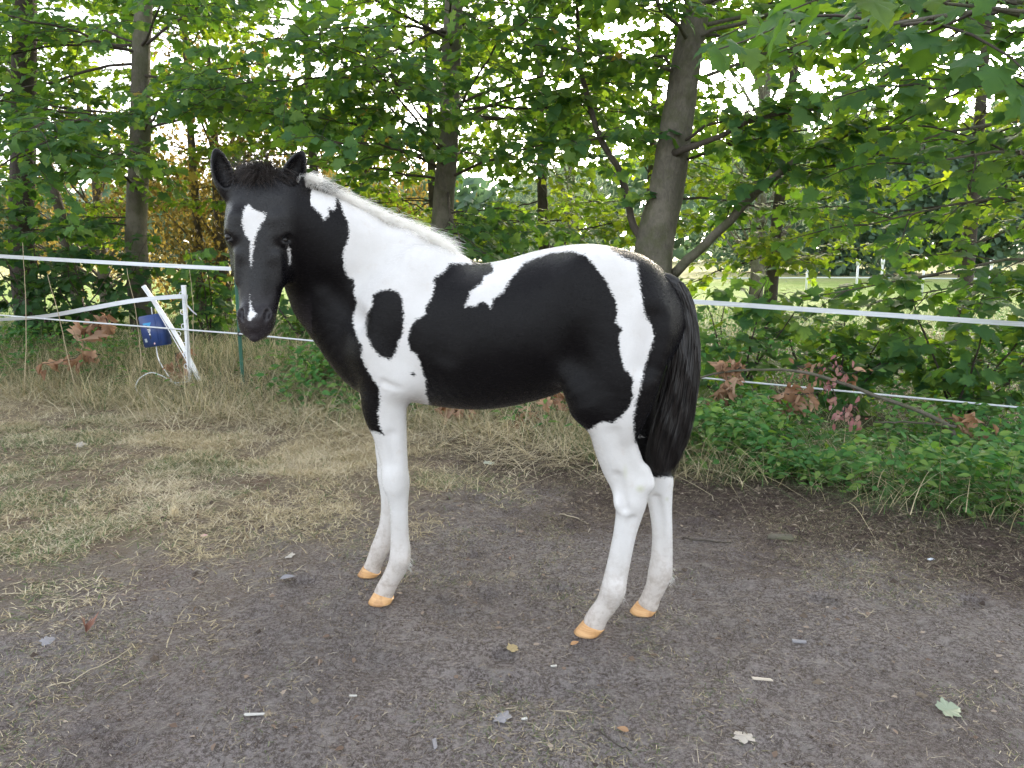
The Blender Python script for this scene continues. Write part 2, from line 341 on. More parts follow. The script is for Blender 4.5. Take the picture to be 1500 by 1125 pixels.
def xyz(px, Y, z=None, py=None):
    if py is not None: return at(px, py, Y)
    return np.array([(px-750)/FPX*Y*math.cos(PITCH)*1.0, Y, z])
def tree(label, base, path, rad, limbs, mat, size, nparts, group='sycamore maples behind the fence', name='maple_tree', fade=None, lm='maple'):
    root = empty(name, base); tag(root, label, 'tree', group)
    trunk_obj(path, rad, mat, root, 'trunk', 18, rng.integers(99)); c = Crown(); path = np.array(path, float)
    for (h, d, L, r, ntw, *more) in limbs:
        i = np.interp(h, path[:, 2], np.arange(len(path))); k = min(int(i), len(path)-2); a = path[k]*(1-i+k)+path[k+1]*(i-k)
        bm = MB() if r > .018 else None
        c.limb(a, d, L, r, size, ntw, more[0] if more else .12, .42, bm)
        if bm: me = bm.mesh('branch', mat); me.transform(Matrix.Translation(-root.location)); link('branch', me, root)
    n = c.finish(root, MAPLES, ML_SHARED if lm == 'maple' else BACKLIT_SHARED, LM[lm], nparts, 9, fade); return root, n
def ring(h0, h1, n, L, up=.15, r=.016, ntw=9, az0=0., spread=6.283, azr=.5):
    out = []
    for k in range(n):
        az = az0+spread*(k+.5)/n-spread/2+rng.normal()*azr; h = h0+(h1-h0)*rng.random(); out.append((h, (math.sin(az), -math.cos(az), up+rng.normal()*.18), L*rng.uniform(.75, 1.2), r, ntw))
    return out                                          # azimuth 0 points to the viewer
b = xyz(203, 8.6, 0); T = lambda px, py, Y: at(px, py, Y)
NL = {}
_, NL[0] = tree('slender maple trunk at the left, bare between its leaves and the blue box', (b[0], 8.6, 0), [(b[0], 8.6, -.1), T(200, 350, 8.6), T(205, 210, 8.6), T(207, 90, 8.6), T(215, -60, 8.65), T(222, -330, 8.7), T(230, -700, 8.8)],
     [.15, .115, .105, .095, .085, .06, .03], ring(1.9, 3.6, 15, 2.3, .12, .017, 11, 0, 3.4)+ring(2.2, 5.5, 12, 1.9, .3, .016, 9, math.pi, 3)+ring(3.4, 6.5, 14, 1.9, .4, .016, 9)+ring(1.35, 1.75, 3, 1.0, .05, .012, 6, -1.4, 1.2), BARK, .104, 300)
b = xyz(34, 9.6, 0)
_, NL[1] = tree('dark straight trunk at the far left edge', (b[0], 9.6, 0), [(b[0], 9.6, -.1), T(33, 370, 9.6), T(34, 200, 9.6), T(36, 0, 9.6), T(40, -300, 9.7), T(42, -700, 9.8)],
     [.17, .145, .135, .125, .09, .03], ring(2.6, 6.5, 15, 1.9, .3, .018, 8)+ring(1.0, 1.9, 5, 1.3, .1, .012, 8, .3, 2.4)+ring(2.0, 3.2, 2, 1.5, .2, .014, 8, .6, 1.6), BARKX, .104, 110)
b = xyz(650, 8.1, 0)
_, NL[2] = tree('upright maple trunk standing behind the withers of the foal', (b[0], 8.1, 0), [(b[0], 8.1, -.1), T(647, 365, 8.1), T(655, 220, 8.1), T(662, 80, 8.1), T(668, -60, 8.15), T(676, -330, 8.2), T(690, -700, 8.3)],
     [.15, .118, .108, .10, .088, .06, .03], ring(1.8, 3.6, 17, 2.1, .12, .017, 11, .1, 3.6)+ring(1.6, 5.5, 12, 1.9, .25, .016, 9, math.pi, 3)+ring(3.4, 6.5, 14, 1.9, .4, .016, 9)+ring(1.25, 1.7, 5, 1.2, .02, .012, 7, .9, 2.0), BARK, .104, 300)
b = xyz(958, 6.9, 0)
P4 = [(b[0]-.05, 6.9, -.1), T(958, 385, 6.9), T(975, 280, 6.9), T(990, 190, 6.9), T(1005, 100, 6.9), T(1021, 0, 6.9), T(1040, -120, 6.95), T(1075, -350, 7.1), T(1110, -720, 7.3)]
r4, NL[3] = tree('thick leaning maple trunk behind the croup of the foal', (b[0], 6.9, 0), P4, [.22, .178, .156, .142, .128, .114, .10, .065, .03],
     ring(2.5, 3.9, 8, 2.0, .15, .02, 11, -1.15, 1.6)+ring(2.5, 3.9, 6, 2.0, .15, .02, 11, 1.1, 1.2)+ring(2.2, 5.0, 12, 1.8, .25, .018, 9, math.pi, 3)+ring(3.2, 6.5, 14, 1.9, .4, .018, 9)+ring(1.6, 2.3, 4, 1.5, .05, .014, 9, 1.3, 1.0), BARK, .108, 300)
def bough(root, path, rad, mat, ntw, size, twl, crown_n=0, seed=3):
    P = cr(np.c_[np.array(path), np.array(rad)], 5); V, F = tube(wobble(P[:, :3], .006, seed), P[:, 3], 8); o = link('branch', npmesh('branch', V-np.asarray(root.location), F, mat), root)
    c = Crown()
    for k in range(ntw):
        i = int((.3+.7*(k+rng.random()*.5)/ntw)*(len(P)-2)); d = P[i+1, :3]-P[i, :3]; d /= np.linalg.norm(d); td = d*.6+rng.normal(size=3)*np.array([.6, .6, .45]); td /= np.linalg.norm(td); c.twig(P[i, :3], td, twl*rng.uniform(.6, 1.2), .005, size)
    if ntw: c.finish(root, MAPLES, ML_SHARED, LM['maple'], 0)
bough(r4, [T(985, 402, 6.85), T(1040, 345, 6.6), T(1100, 285, 6.4), T(1180, 228, 6.2), T(1260, 195, 6.0), T(1330, 185, 5.8)], [.05, .042, .036, .028, .018, .010], BARK, 14, .13, .55)
bough(r4, [T(968, 385, 6.95), T(925, 330, 7.0), T(905, 260, 7.1), T(870, 185, 7.2), T(850, 90, 7.3), T(845, -60, 7.4)], [.045, .035, .03, .027, .022, .012], BARKD, 10, .13, .6)
bough(r4, [T(985, 225, 6.8), T(1030, 205, 6.5), T(1085, 180, 6.3), T(1150, 165, 6.0), T(1210, 160, 5.7)], [.04, .025, .02, .014, .008], BARKD, 10, .13, .5)
# maple whose trunk stands outside the picture on the right; its low limbs hang into view
b5 = np.array([5.3, 5.6, 0]); root5 = empty('maple_tree', b5); tag(root5, 'maple whose low boughs hang in from the right edge, its biggest leaves near the viewer', 'tree', 'sycamore maples behind the fence')
trunk_obj([b5+(0, 0, -.1), b5+(0, 0, 1.5), b5+(.05, .1, 3.2), b5+(.1, .1, 5), b5+(.2, .2, 8)], [.24, .19, .17, .13, .03], BARK, root5); c5 = Crown()
def limb_to(c, a, e, r, size, ntw, droop=.1, twl=.36, root=None):
    a = np.array(a, float); e = np.array(e, float); L = np.linalg.norm(e-a); bm = MB(); c.limb(a, (e-a)+np.array([0, 0, droop*L]), L, r, size, ntw, droop, twl, bm, .3)
    me = bm.mesh('branch', BARK); me.transform(Matrix.Translation(-root.location)); link('branch', me, root)
for (px_, py_, Y, z0, r, nt) in ((1290, 40, 3.4, 2.6, .03, 13), (1240, 25, 4.2, 2.9, .03, 13), (1360, 130, 4.2, 2.2, .028, 13), (1330, 240, 4.8, 1.9, .026, 13), (1270, 330, 5.4, 1.6, .024, 12),
                                (1220, 430, 5.7, 1.25, .02, 11), (1350, 430, 5.7, 1.15, .02, 11), (1200, 250, 6.2, 2.2, .024, 12), (1400, 210, 5.6, 2.0, .024, 12), (1430, -60, 4.0, 3.0, .03, 11), (1480, 430, 5.7, 1.1, .018, 9), (1400, 370, 6.2, 1.7, .02, 12)):
    limb_to(c5, b5+np.array([0, 0, z0]), at(px_, py_, Y), r, .102, nt-2, .12, .34, root5)
limb_to(c5, b5+np.array([0, 0, 2.3]), at(1385, 5, 3.0), .026, .12, 6, .08, .17, root5)
for k in range(12):
    az = rng.uniform(-2.2, 2.2); c5.limb(b5+np.array([0, 0, rng.uniform(3, 6)]), (math.sin(az)-.3, -math.cos(az)*.6, .3), rng.uniform(1.5, 2.5), .02, .14, 8)
NL[4] = c5.finish(root5, MAPLES, ML_SHARED, LM['maple'], 300)
# maples of the second row, their leaves in the backlit colour
for i, (px_, Y, h, lab, np_) in enumerate(((110, 12.0, 6.5, 'thin maple behind the dark trunk at the far left', 40), (470, 11.5, 6.5, 'thin maple in the second row behind the ears of the foal', 60), (800, 11.0, 6.5, 'thin maple in the second row behind the back of the foal', 80), (1130, 10.2, 6.0, 'thin maple in the second row beyond the raised bough', 80), (1420, 9.5, 6.5, 'thin maple in the second row near the right edge', 60), (290, 12.8, 7.0, 'thin maple in the second row behind the golden conifer gap left of the ears', 30), (640, 12.4, 7.0, 'thin maple in the second row half hidden by the upright trunk', 30), (950, 12.6, 7.0, 'thin maple in the second row half hidden by the leaning trunk', 30))):
    b = xyz(px_, Y, 0); lean = rng.normal()*.2
    lo_h = 1.0 if i in (2, 3) else 1.6
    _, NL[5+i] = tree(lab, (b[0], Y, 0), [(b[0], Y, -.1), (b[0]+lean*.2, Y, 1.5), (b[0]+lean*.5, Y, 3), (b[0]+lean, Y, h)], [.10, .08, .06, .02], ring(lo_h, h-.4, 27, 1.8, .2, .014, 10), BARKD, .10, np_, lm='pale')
print('tree leaves', NL)
# ------------------------------------------------------------------ clump trees further back
def clump_tree(name, label, cat, base, h, crown_c, crown_r, n, size, lm, shape, group=None, trunk_r=.1, mat=None, droop=.6, seed=0, ncl=40, lean=0., kind=None):
    r_ = np.random.default_rng(seed); root = empty(name, base); tag(root, label, cat, group)
    base = np.array(base, float); trunk_obj([base+(0, 0, -.1), base+(lean*.4, 0, h*.4), base+(lean, 0, h*.92)], [trunk_r, trunk_r*.7, trunk_r*.15], mat or BARKD, root, 'trunk', 10)
    cc = r_.normal(size=(ncl, 3)); cc /= np.linalg.norm(cc, axis=1)[:, None]; cc *= r_.uniform(.35, 1, (ncl, 1))**.6; cc = np.asarray(crown_c)+cc*np.asarray(crown_r)
    bm = MB()
    for c in cc[::2]:
        t_ = np.clip((c[2]-.2*h)/h, .1, .85); a = base+np.array([lean*t_, 0, h*t_*.85]); P = wobble(np.linspace(a, c, 6), .03, r_.integers(1e9)); V, F = tube(P, np.linspace(trunk_r*.28, .006, 6), 5, False); bm.add(V, F)
    me = bm.mesh("branches", mat or BARKD); me.transform(Matrix.Translation(Vector(-base))); tag(link("branches", me, root), kind="stuff")
    k = r_.integers(0, ncl, n); P = cc[k]+r_.normal(size=(n, 3))*np.asarray(crown_r)*.17; D = r_.normal(size=(n, 3))+np.array([0, 0, -droop]); Nn = r_.normal(size=(n, 3))*.6+np.array([0, -.4, .7])
    P[:, 2] = np.maximum(P[:, 2], .1)
    o = link('crown', leaves_mesh('crown', shape, P-base, D, Nn, size*r_.uniform(.6, 1.3, n), LM[lm]), root); tag(o, kind='stuff'); return root
def B(px_, Y): p = xyz(px_, Y, 0); return (p[0], Y, 0)
b = B(325, 13); clump_tree('golden_tree', 'golden brown conifer showing between the left trunk and the head of the foal', 'tree', b, 5.2, (b[0], 13, 2.5), (1.7, 1.3, 2.2), 15000, .085, 'gold', [SLIM, RHOMB], 'golden conifers behind the maples', .13, None, 1.2, 4, 60)
b = B(540, 13.5); clump_tree('golden_tree', 'smaller golden conifer behind the crest of the neck', 'tree', b, 4.6, (b[0], 13.5, 2.3), (1.4, 1.2, 2.0), 9000, .085, 'gold', [SLIM, RHOMB], 'golden conifers behind the maples', .12, None, 1.2, 5, 50)
b = B(150, 14); clump_tree('golden_tree', 'brownish conifer seen past the dark trunk at the far left', 'tree', b, 4.8, (b[0], 14, 2.0), (1.9, 1.3, 1.9), 8000, .085, 'gold', [SLIM, RHOMB], 'golden conifers behind the maples', .12, None, 1.2, 6, 50)
b = B(835, 17); clump_tree('willow_tree', 'silvery grey willow between the two nearer maple trunks', 'tree', b, 5.0, (b[0], 17, 2.5), (1.5, 1.2, 2.3), 6500, .16, 'willow', [SLIM], 'grey willows beyond the trees', .14, BARK, .3, 7, 60)
b = B(1110, 19); clump_tree('willow_tree', 'tall pale willow beyond the leaning trunk, topmost against the white sky', 'tree', b, 8.5, (b[0], 19, 4.6), (2.3, 1.6, 3.6), 9000, .17, 'willow', [SLIM], 'grey willows beyond the trees', .18, BARK, .3, 8, 80)
for i, (px_, Y, h, w, lab) in enumerate(((1230, 42, 9, 4.5, 'round dark tree at the far side of the field, left of the others'), (1330, 46, 10, 5, 'broad dark tree at the far side of the field'), (1440, 44, 9.5, 5, 'dark tree at the far side of the field by the right edge'), (1120, 50, 8, 4.5, 'dark tree beyond the field right behind the leaning bough'))):
    b = B(px_, Y); clump_tree('field_tree', lab, 'tree', b, h, (b[0], Y, h*.52), (w, w*.7, h*.5), 5200, .48, 'far', [RHOMB], 'dark trees across the field', .3, None, .3, 20+i, 70)
# far wood along the horizon
n = 16000; X_ = rng.uniform(-150, 190, n); Y_ = rng.uniform(95, 125, n); top = 7+6*fbm(X_*.06, X_*0+.3, 40)+np.clip(X_/25, 0, 1)*5; Z_ = top*rng.random(n)**.7
P = np.c_[X_, Y_, Z_]; o = link('far_wood', leaves_mesh('far_wood', [RHOMB], P, rng.normal(size=(n, 3)), rng.normal(size=(n, 3))+np.array([0, -.6, .6]), rng.uniform(1.6, 3.2, n), LM['far'])); tag(o, 'far dark wood along the horizon beyond the field', 'woodland', kind='stuff')
# ------------------------------------------------------------------ foal
M0 = np.array([-0.073, 2.40, 0.0]); EX = np.array([-.9567, .2912, 0]); EN = np.array([-.2912, -.9567, 0])
VOX = .005
LO = np.array([-.80, -.34, -.03]); HI = np.array([1.02, .60, 1.62])
DIM = np.ceil((HI-LO)/VOX).astype(int)
G = np.full(DIM, .3, np.float32)
def to_local(p): q = np.asarray(p)-M0; return np.stack([q@EX, q@EN, q[..., 2]], -1)
def to_world(q): q = np.asarray(q); return M0+q[..., :1]*EX+q[..., 1:2]*EN+np.stack([q[..., 0]*0, q[..., 0]*0, q[..., 2]], -1)
def U(px, py, lat):
    o = np.array([0, 0, CAM_H]); d = ray(px, py)
    t = (lat-(o-M0)@EN)/(d@EN); return to_local(o+d*t), t
def sub(lo, hi):
    a = np.maximum(((np.asarray(lo)-LO)/VOX).astype(int), 0); b = np.minimum(((np.asarray(hi)-LO)/VOX).astype(int)+2, DIM)
    sl = tuple(slice(x, y) for x, y in zip(a, b))
    ax = [LO[i]+VOX*np.arange(a[i], b[i]) for i in range(3)]
    return sl, ax[0][:, None, None].astype(np.float32), ax[1][None, :, None].astype(np.float32), ax[2][None, None, :].astype(np.float32)
def merge(sl, d, k, op='u'):
    g = G[sl]
    if op == 'u':
        h = np.maximum(k-np.abs(g-d), 0)/k; G[sl] = np.minimum(g, d)-h*h*k*.25
    else:
        h = np.maximum(k-np.abs(g+d), 0)/k; G[sl] = np.maximum(g, -d)+h*h*k*.25
def chain3(C, R, W, k, op='u'):
    """C (n,3) centres, R radii, W lateral half widths (metres)"""
    pad = k+.01; m = np.maximum(R, W)[:, None]
    sl, X, Y, Z = sub((C-m).min(0)-pad, (C+m).max(0)+pad)
    d = np.full((X.size, Y.size, Z.size), .3, np.float32); x0 = [X.ravel()[0], Y.ravel()[0], Z.ravel()[0]]
    for i in range(len(C)-1):
        mm = max(R[i], R[i+1], W[i], W[i+1])+pad
        lo = np.minimum(C[i], C[i+1])-mm; hi = np.maximum(C[i], C[i+1])+mm
        a = [max(int((lo[j]-x0[j])/VOX), 0) for j in range(3)]; b = [max(int((hi[j]-x0[j])/VOX)+2, 1) for j in range(3)]
        x, y, z = X[a[0]:b[0]], Y[:, a[1]:b[1]], Z[:, :, a[2]:b[2]]
        if 0 in (x.size, y.size, z.size): continue
        ab = C[i+1]-C[i]; L = ab@ab+1e-12
        t = np.clip(((x-C[i, 0])*ab[0]+(y-C[i, 1])*ab[1]+(z-C[i, 2])*ab[2])/L, 0, 1)
        r = R[i]+t*(R[i+1]-R[i]); w = W[i]+t*(W[i+1]-W[i]); ls = w/r
        dd = np.sqrt((x-C[i, 0]-t*ab[0])**2+((y-C[i, 1]-t*ab[1])/ls)**2+(z-C[i, 2]-t*ab[2])**2)-r
        dd = dd*np.minimum(ls, 1)
        s2 = (slice(a[0], b[0]), slice(a[1], b[1]), slice(a[2], b[2])); d[s2] = np.minimum(d[s2], dd)
    merge(sl, d, k, op)
def chain(rows, k=.03, n=5, op='u'):
    """rows: (px, py, lateral m, radius px, lateral half width m or None)"""
    A = []
    for px, py, lat, r, w in rows:
        c, t = U(px, py, lat); rm = r*t/FPX; A.append([*c, rm, w if w else rm])
    A = cr(A, n) if n > 1 else np.array(A); chain3(A[:, :3], A[:, 3], A[:, 4], k, op)
def ball(px, py, lat, r, w=None, k=.04, op='u', r2=None):
    c, t = U(px, py, lat); rm = r*t/FPX; c2 = c+np.array([1e-4, 0, 0])
    chain3(np.array([c, c2]), np.array([rm, rm]), np.array([w or rm]*2), k, op)
# trunk of the body
chain([(588, 486, 0, 100, .135), (640, 486, 0, 110, .16), (700, 494, 0, 107, .185), (760, 485, 0, 105, .195), (810, 469, 0, 103, .185),
       (860, 459, 0, 100, .175), (896, 464, 0, 96, .165), (918, 472, 0, 86, .14)], .02, 6)
# neck, bending towards the viewer
chain([(596, 462, 0, 92, .125), (556, 424, .0, 90, .11), (508, 392, .03, 87, .092), (466, 364, .075, 80, .08), (430, 338, .13, 66, .072), (398, 306, .19, 46, .068)], .05, 6)
chain([(470, 445, .05, 40, .07), (500, 480, .02, 44, .10), (536, 526, .0, 42, .115), (570, 546, 0, 40, .12)], .05, 4)      # breast
chain([(660, 395, 0, 16, .05), (600, 365, 0, 22, .05)], .06, 4)                                   # withers
for sg, dx, dy in ((1, 0, 0), (-1, -5, -4)):                                                     # shoulder blades and upper arms
    chain([(612+dx, 402+dy, sg*.075, 34, .06), (586+dx, 450+dy, sg*.095, 46, .065), (560+dx, 510+dy, sg*.10, 42, .066)], .05, 5)
    chain([(556+dx, 520+dy, sg*.10, 34, .062), (585+dx, 552+dy, sg*.10, 34, .062)], .04, 4)
# fore legs
chain([(570, 545, .095, 40, .066), (563, 580, .09, 36, .06), (564, 605, .088, 32.5, .056), (570, 630, .088, 26.5, .05), (575, 660, .088, 22, .044), (578, 685, .088, 20, .04),
       (580, 704, .088, 20.3, .042), (582, 720, .088, 17.3, .037), (584.5, 745, .088, 13.4, .028), (585.5, 780, .088, 13.4, .027), (586.5, 808, .088, 15.4, .031),
       (584, 826, .088, 15.6, .032), (574, 846, .088, 13.6, .029), (566, 861, .088, 14, .03), (562, 870, .088, 14.5, .033)], .022, 4)
chain([(562, 545, -.095, 36, .066), (559, 580, -.09, 31, .06), (562, 605, -.088, 26, .054), (567, 630, -.088, 20.5, .048), (568, 660, -.088, 18, .042), (570, 680, -.088, 17.5, .04),
       (570, 695, -.088, 17.5, .04), (570, 712, -.088, 14.5, .034), (570, 735, -.088, 12, .028), (568, 765, -.088, 12, .027), (561, 793, -.088, 13.6, .03), (556, 805, -.088, 13.8, .031),
       (549, 822, -.088, 12.3, .028), (545, 834, -.088, 13, .031)], .022, 4)
# hind quarters and hind legs
chain([(902, 440, .06, 70, .10), (908, 490, .085, 74, .09), (905, 545, .10, 63, .082), (903, 590, .103, 50, .074), (900, 625, .102, 37, .066), (901, 650, .10, 32, .056), (911, 680, .10, 31, .046), (919, 700, .098, 29, .042),
       (923, 718, .097, 26, .042), (924, 733, .097, 23.5, .041), (922, 750, .097, 20, .036), (915.5, 780, .097, 16.8, .030), (909, 812, .097, 16.5, .029), (902, 845, .097, 17.2, .030), (897, 868, .097, 18.3, .034),
       (888, 886, .097, 16, .031), (876, 902, .097, 15.8, .031), (871, 912, .097, 16.5, .035)], .03, 4)
chain([(915, 440, -.06, 66, .10), (915, 500, -.09, 66, .09), (917, 550, -.10, 54, .08), (925, 595, -.10, 42, .07), (936, 635, -.10, 32, .06), (950, 672, -.098, 26, .05), (958, 695, -.097, 25, .044),
       (963, 712, -.097, 22, .042), (966, 730, -.097, 18.7, .038), (968, 750, -.097, 16.2, .033), (970, 780, -.097, 14.8, .028), (969.5, 812, -.097, 15.6, .028), (967, 838, -.097, 17.4, .033),
       (961, 858, -.097, 15, .03), (954, 874, -.097, 14, .029), (950, 884, -.097, 15, .034)], .03, 4)
ball(940, 708, .097, 11, .02, .03); ball(972, 704, -.097, 8, .02, .03)                              # points of hock
chain([(840, 552, .13, 20, .03), (862, 590, .125, 30, .05)], .05, 3)                               # stifle
chain([(862, 400, .10, 30, .05), (842, 450, .13, 20, .03)], .06, 3)                                # hip bone
# hollows: flank, between thigh and belly, behind the shoulder, jugular
chain([(806, 430, .245, 26, .05), (812, 500, .245, 22, .045), (838, 545, .235, 12, .04)], .06, 4, 's')
chain([(655, 440, .245, 18, .05), (640, 520, .235, 18, .04)], .06, 4, 's')
chain([(520, 470, .155, 14, .03), (470, 420, .17, 12, .03)], .04, 4, 's')
chain([(960, 470, .19, 14, .04), (946, 540, .19, 12, .04)], .05, 4, 's')
# elbow fold, tendon grooves on the cannons
chain([(560, 562, .175, 5, .012), (585, 572, .17, 4, .012)], .015, 3, 's')
chain([(591, 735, .126, 5, .010), (591, 765, .124, 5.5, .010), (591, 800, .127, 4.5, .010)], .018, 4, 's')
chain([(572, 698, .120, 6, .008), (575, 712, .118, 5, .006)], .03, 3); ball(580, 681, .142, 9, .012, .03, 's')
chain([(573, 640, .138, 7, .012), (577, 680, .136, 5, .010)], .02, 3, 's'); ball(588, 822, .111, 6, .008, .025)
chain([(925, 762, .135, 5, .010), (917, 800, .134, 5.5, .010), (907, 850, .134, 4.5, .010)], .018, 4, 's')
ball(899, 866, .124, 8, .010, .03); ball(912, 738, .130, 9, .012, .03)
chain([(899, 640, .178, 6, .012), (915, 668, .164, 7, .014), (928, 690, .154, 7, .014), (936, 700, .150, 5, .010)], .035, 4, 's'); chain([(944, 690, .10, 8, .014), (949, 708, .097, 9, .016)], .02, 3)
chain([(905, 700, .150, 6, .013), (915, 745, .145, 5, .012)], .02, 3, 's')
chain([(962, 730, -.058, 5, .012), (968, 765, -.064, 5, .010), (972, 815, -.064, 4.5, .010)], .016, 4, 's')
# ---- head, built along its own axis
A0, tA = U(376, 262, .245); B0, tB = U(371, 470, .335)
ax_a = (B0-A0)/np.linalg.norm(B0-A0)
camL = to_local(np.array([0, 0, CAM_H]))
toC = camL-(A0+B0)/2; toC /= np.linalg.norm(toC)
ax_r = np.cross(ax_a, toC); ax_r /= np.linalg.norm(ax_r)
if ax_r@to_local(M0+np.array([1, 0, 0])) < 0: ax_r = -ax_r
ax_f = np.cross(ax_r, ax_a)
if ax_f@toC < 0: ax_f = -ax_f
HYAW = math.radians(9)
ax_f, ax_r = math.cos(HYAW)*ax_f-math.sin(HYAW)*ax_r, math.cos(HYAW)*ax_r+math.sin(HYAW)*ax_f
KH = (tA+tB)/2/FPX; HL = np.linalg.norm(B0-A0); TY = lambda y: (y-262)/(470-262)*HL
def hp(x, y, f): return A0+ax_a*TY(y)+ax_r*x*KH+ax_f*f      # x px from centre line, y photo row, f metres in front of the face plane
#        row, half width px, front offset, depth half, shift
prof = cr([(236, 22, -.045, .045, 2), (246, 34, -.03, .062, 2), (262, 41, -.014, .078, 2.5), (285, 48, -.002, .092, 1), (312, 51, .006, .103, 0), (338, 51.5, .006, .108, 0), (356, 47.5, .004, .106, 1),
           (380, 39, .0, .098, 3.5), (400, 34.5, -.003, .085, 3.5), (420, 31, -.005, .073, 3), (440, 28, -.006, .063, 2.5), (456, 27, -.006, .056, 1.5), (470, 26.5, -.008, .050, .5), (480, 23.5, -.013, .043, 0), (489, 17, -.022, .032, 0), (495, 8, -.032, .016, 0)], 6)
cor = np.array([hp(x, y, f) for x in (-70, 70) for y in (225, 505) for f in (-.26, .06)])
sl, X, Y, Z = sub(cor.min(0), cor.max(0))
dx, dy, dz = X-A0[0], Y-A0[1], Z-A0[2]
hx = dx*ax_r[0]+dy*ax_r[1]+dz*ax_r[2]; hy = dx*ax_a[0]+dy*ax_a[1]+dz*ax_a[2]; hf = dx*ax_f[0]+dy*ax_f[1]+dz*ax_f[2]
rows = 262+hy/HL*208
I = lambda j: np.interp(rows, prof[:, 0], prof[:, j]).astype(np.float32)
hw, fo, hd, sh = I(1)*KH, I(2), I(3), I(4)*KH
q = (np.abs((hx-sh)/hw)**2.25+np.abs((hf-fo+hd)/hd)**2.25)**(1/2.25)
dH = (q-1)*np.minimum(hw, hd)
dH = np.where(rows < 236, np.maximum(dH, (236-rows)*KH), dH); dH = np.where(rows > 495, np.maximum(dH, (rows-495)*KH), dH)
merge(sl, dH.astype(np.float32), .03)
def hblob(x, y, f, r, k=.02, op='u', stretch=None, r2=None):
    c = hp(x, y, f); c2 = hp(*stretch) if stretch else c+1e-4
    chain3(np.array([c, c2]), np.array([r, r2 or r]), np.array([r, r2 or r]), k, op)
for sg in (-1, 1):
    hblob(sg*33+2, 338, -.022, .026, .03, stretch=(sg*30+2, 320, -.012))                 # brow
    hblob(sg*42+2, 346, -.014, .013, .012, 's')                                          # socket
    hblob(sg*37+2, 340.5, -.012, .0075, .008, stretch=(sg*44+2, 342, -.034)); hblob(sg*38+2, 353.5, -.015, .005, .01, stretch=(sg*43+2, 352, -.034))   # lids
    hblob(sg*24+3, 382, -.105, .040, .04)                                                 # cheek
    hblob(sg*27+3, 392, .002, .011, .03, 's', stretch=(sg*24+3, 430, -.002))              # hollow beside the nose bone
    hblob(sg*27+3, 372, -.022, .006, .03, stretch=(sg*29+3, 408, -.05))                  # facial crest
    hblob(sg*15+1, 461, -.014, .021, .025)                                                 # nostril flare
    hblob(sg*18+1, 457, .006, .0085, .008, 's', stretch=(sg*14+1, 471, .008), r2=.007)   # nostril
    hblob(sg*19+1, 456, -.006, .0085, .008, 's', stretch=(sg*15.5+1, 470, -.002), r2=.0065)
hblob(0, 476, -.014, .020, .025, stretch=(0, 468, -.010)); hblob(0, 492, -.032, .016, .012)           # upper lip, chin
hblob(-9, 487, -.004, .003, .006, 's', stretch=(9, 487, -.004))
hblob(-16, 485, -.016, .003, .006, 's', stretch=(-8, 487, -.004)); hblob(16, 485, -.016, .003, .006, 's', stretch=(8, 487, -.004))
# ears: shells open to the front
def ear(bx, by, tx, ty, twist, fb=-.05, es=1.0):
    b = hp(bx, by, fb); t = hp(tx, ty, fb+.012); a = (t-b)/np.linalg.norm(t-b)
    f = ax_f-a*(ax_f@a); f /= np.linalg.norm(f); r = np.cross(a, f); f = f*math.cos(twist)+r*math.sin(twist)
    L = np.linalg.norm(t-b); S = np.array([0, .15, .35, .55, .75, .9, 1.0]); Rr = es*np.array([.026, .033, .036, .034, .026, .015, .004])
    P = cr(np.c_[b+np.outer(S*L, a), Rr], 4); chain3(P[:, :3], P[:, 3], P[:, 3]*.8, .018)
    c0 = b+a*L*.22+f*.021; S2 = np.array([.2, .35, .55, .75, .92]); R2 = es*np.array([.017, .0245, .0235, .016, .006])
    P = cr(np.c_[b+np.outer(S2*L, a)+f*.0165, R2], 4); chain3(P[:, :3], P[:, 3], P[:, 3], .006, 's')
ear(-44, 278, -62, 216, .25); ear(37, 279, 63, 212, .10, -.045, 1.12)
# ---- surface
import openvdb as vdb
grid = vdb.FloatGrid(background=.3); grid.copyFromArray(np.ascontiguousarray(G))
pts, quads = grid.convertToQuads(isovalue=0.0)
BV = pts.astype(np.float64)*VOX+LO
del G
# keep the largest connected island
nv = len(BV); lab = np.arange(nv)
E_ = np.concatenate([quads[:, [0, 1]], quads[:, [1, 2]], quads[:, [2, 3]]]).astype(np.int64)
while True:
    l2 = lab.copy(); np.minimum.at(l2, E_[:, 0], lab[E_[:, 1]]); np.minimum.at(l2, E_[:, 1], lab[E_[:, 0]]); l2 = l2[l2]
    if (l2 == lab).all(): break
    lab = l2
main = np.bincount(lab).argmax(); keep = lab == main
idx = np.cumsum(keep)-1; BV = BV[keep]; quads = idx[quads[keep[quads[:, 0]]].astype(np.int64)]
E_ = np.concatenate([quads[:, [0, 1]], quads[:, [1, 2]], quads[:, [2, 3]], quads[:, [3, 0]]])
deg = np.bincount(E_.ravel(), minlength=len(BV)).astype(float)[:, None]
def smooth_pass(V, w):
    S = np.zeros_like(V)
    for j in range(3): S[:, j] = np.bincount(E_[:, 0], V[E_[:, 1], j], len(V))+np.bincount(E_[:, 1], V[E_[:, 0], j], len(V))
    return V+w*(S/deg-V)
hr = 262+((BV-A0)@ax_a)/HL*208
is_head = ((BV-A0)@ax_f > -.235) & (hr > 205) & (hr < 510) & (np.abs((BV-A0)@ax_r) < .16) & (BV[:, 1] > .1)
for it in range(3):
    V2 = smooth_pass(smooth_pass(BV, .5), -.51)
    BV = np.where(is_head[:, None], .65*BV+.35*V2, V2)
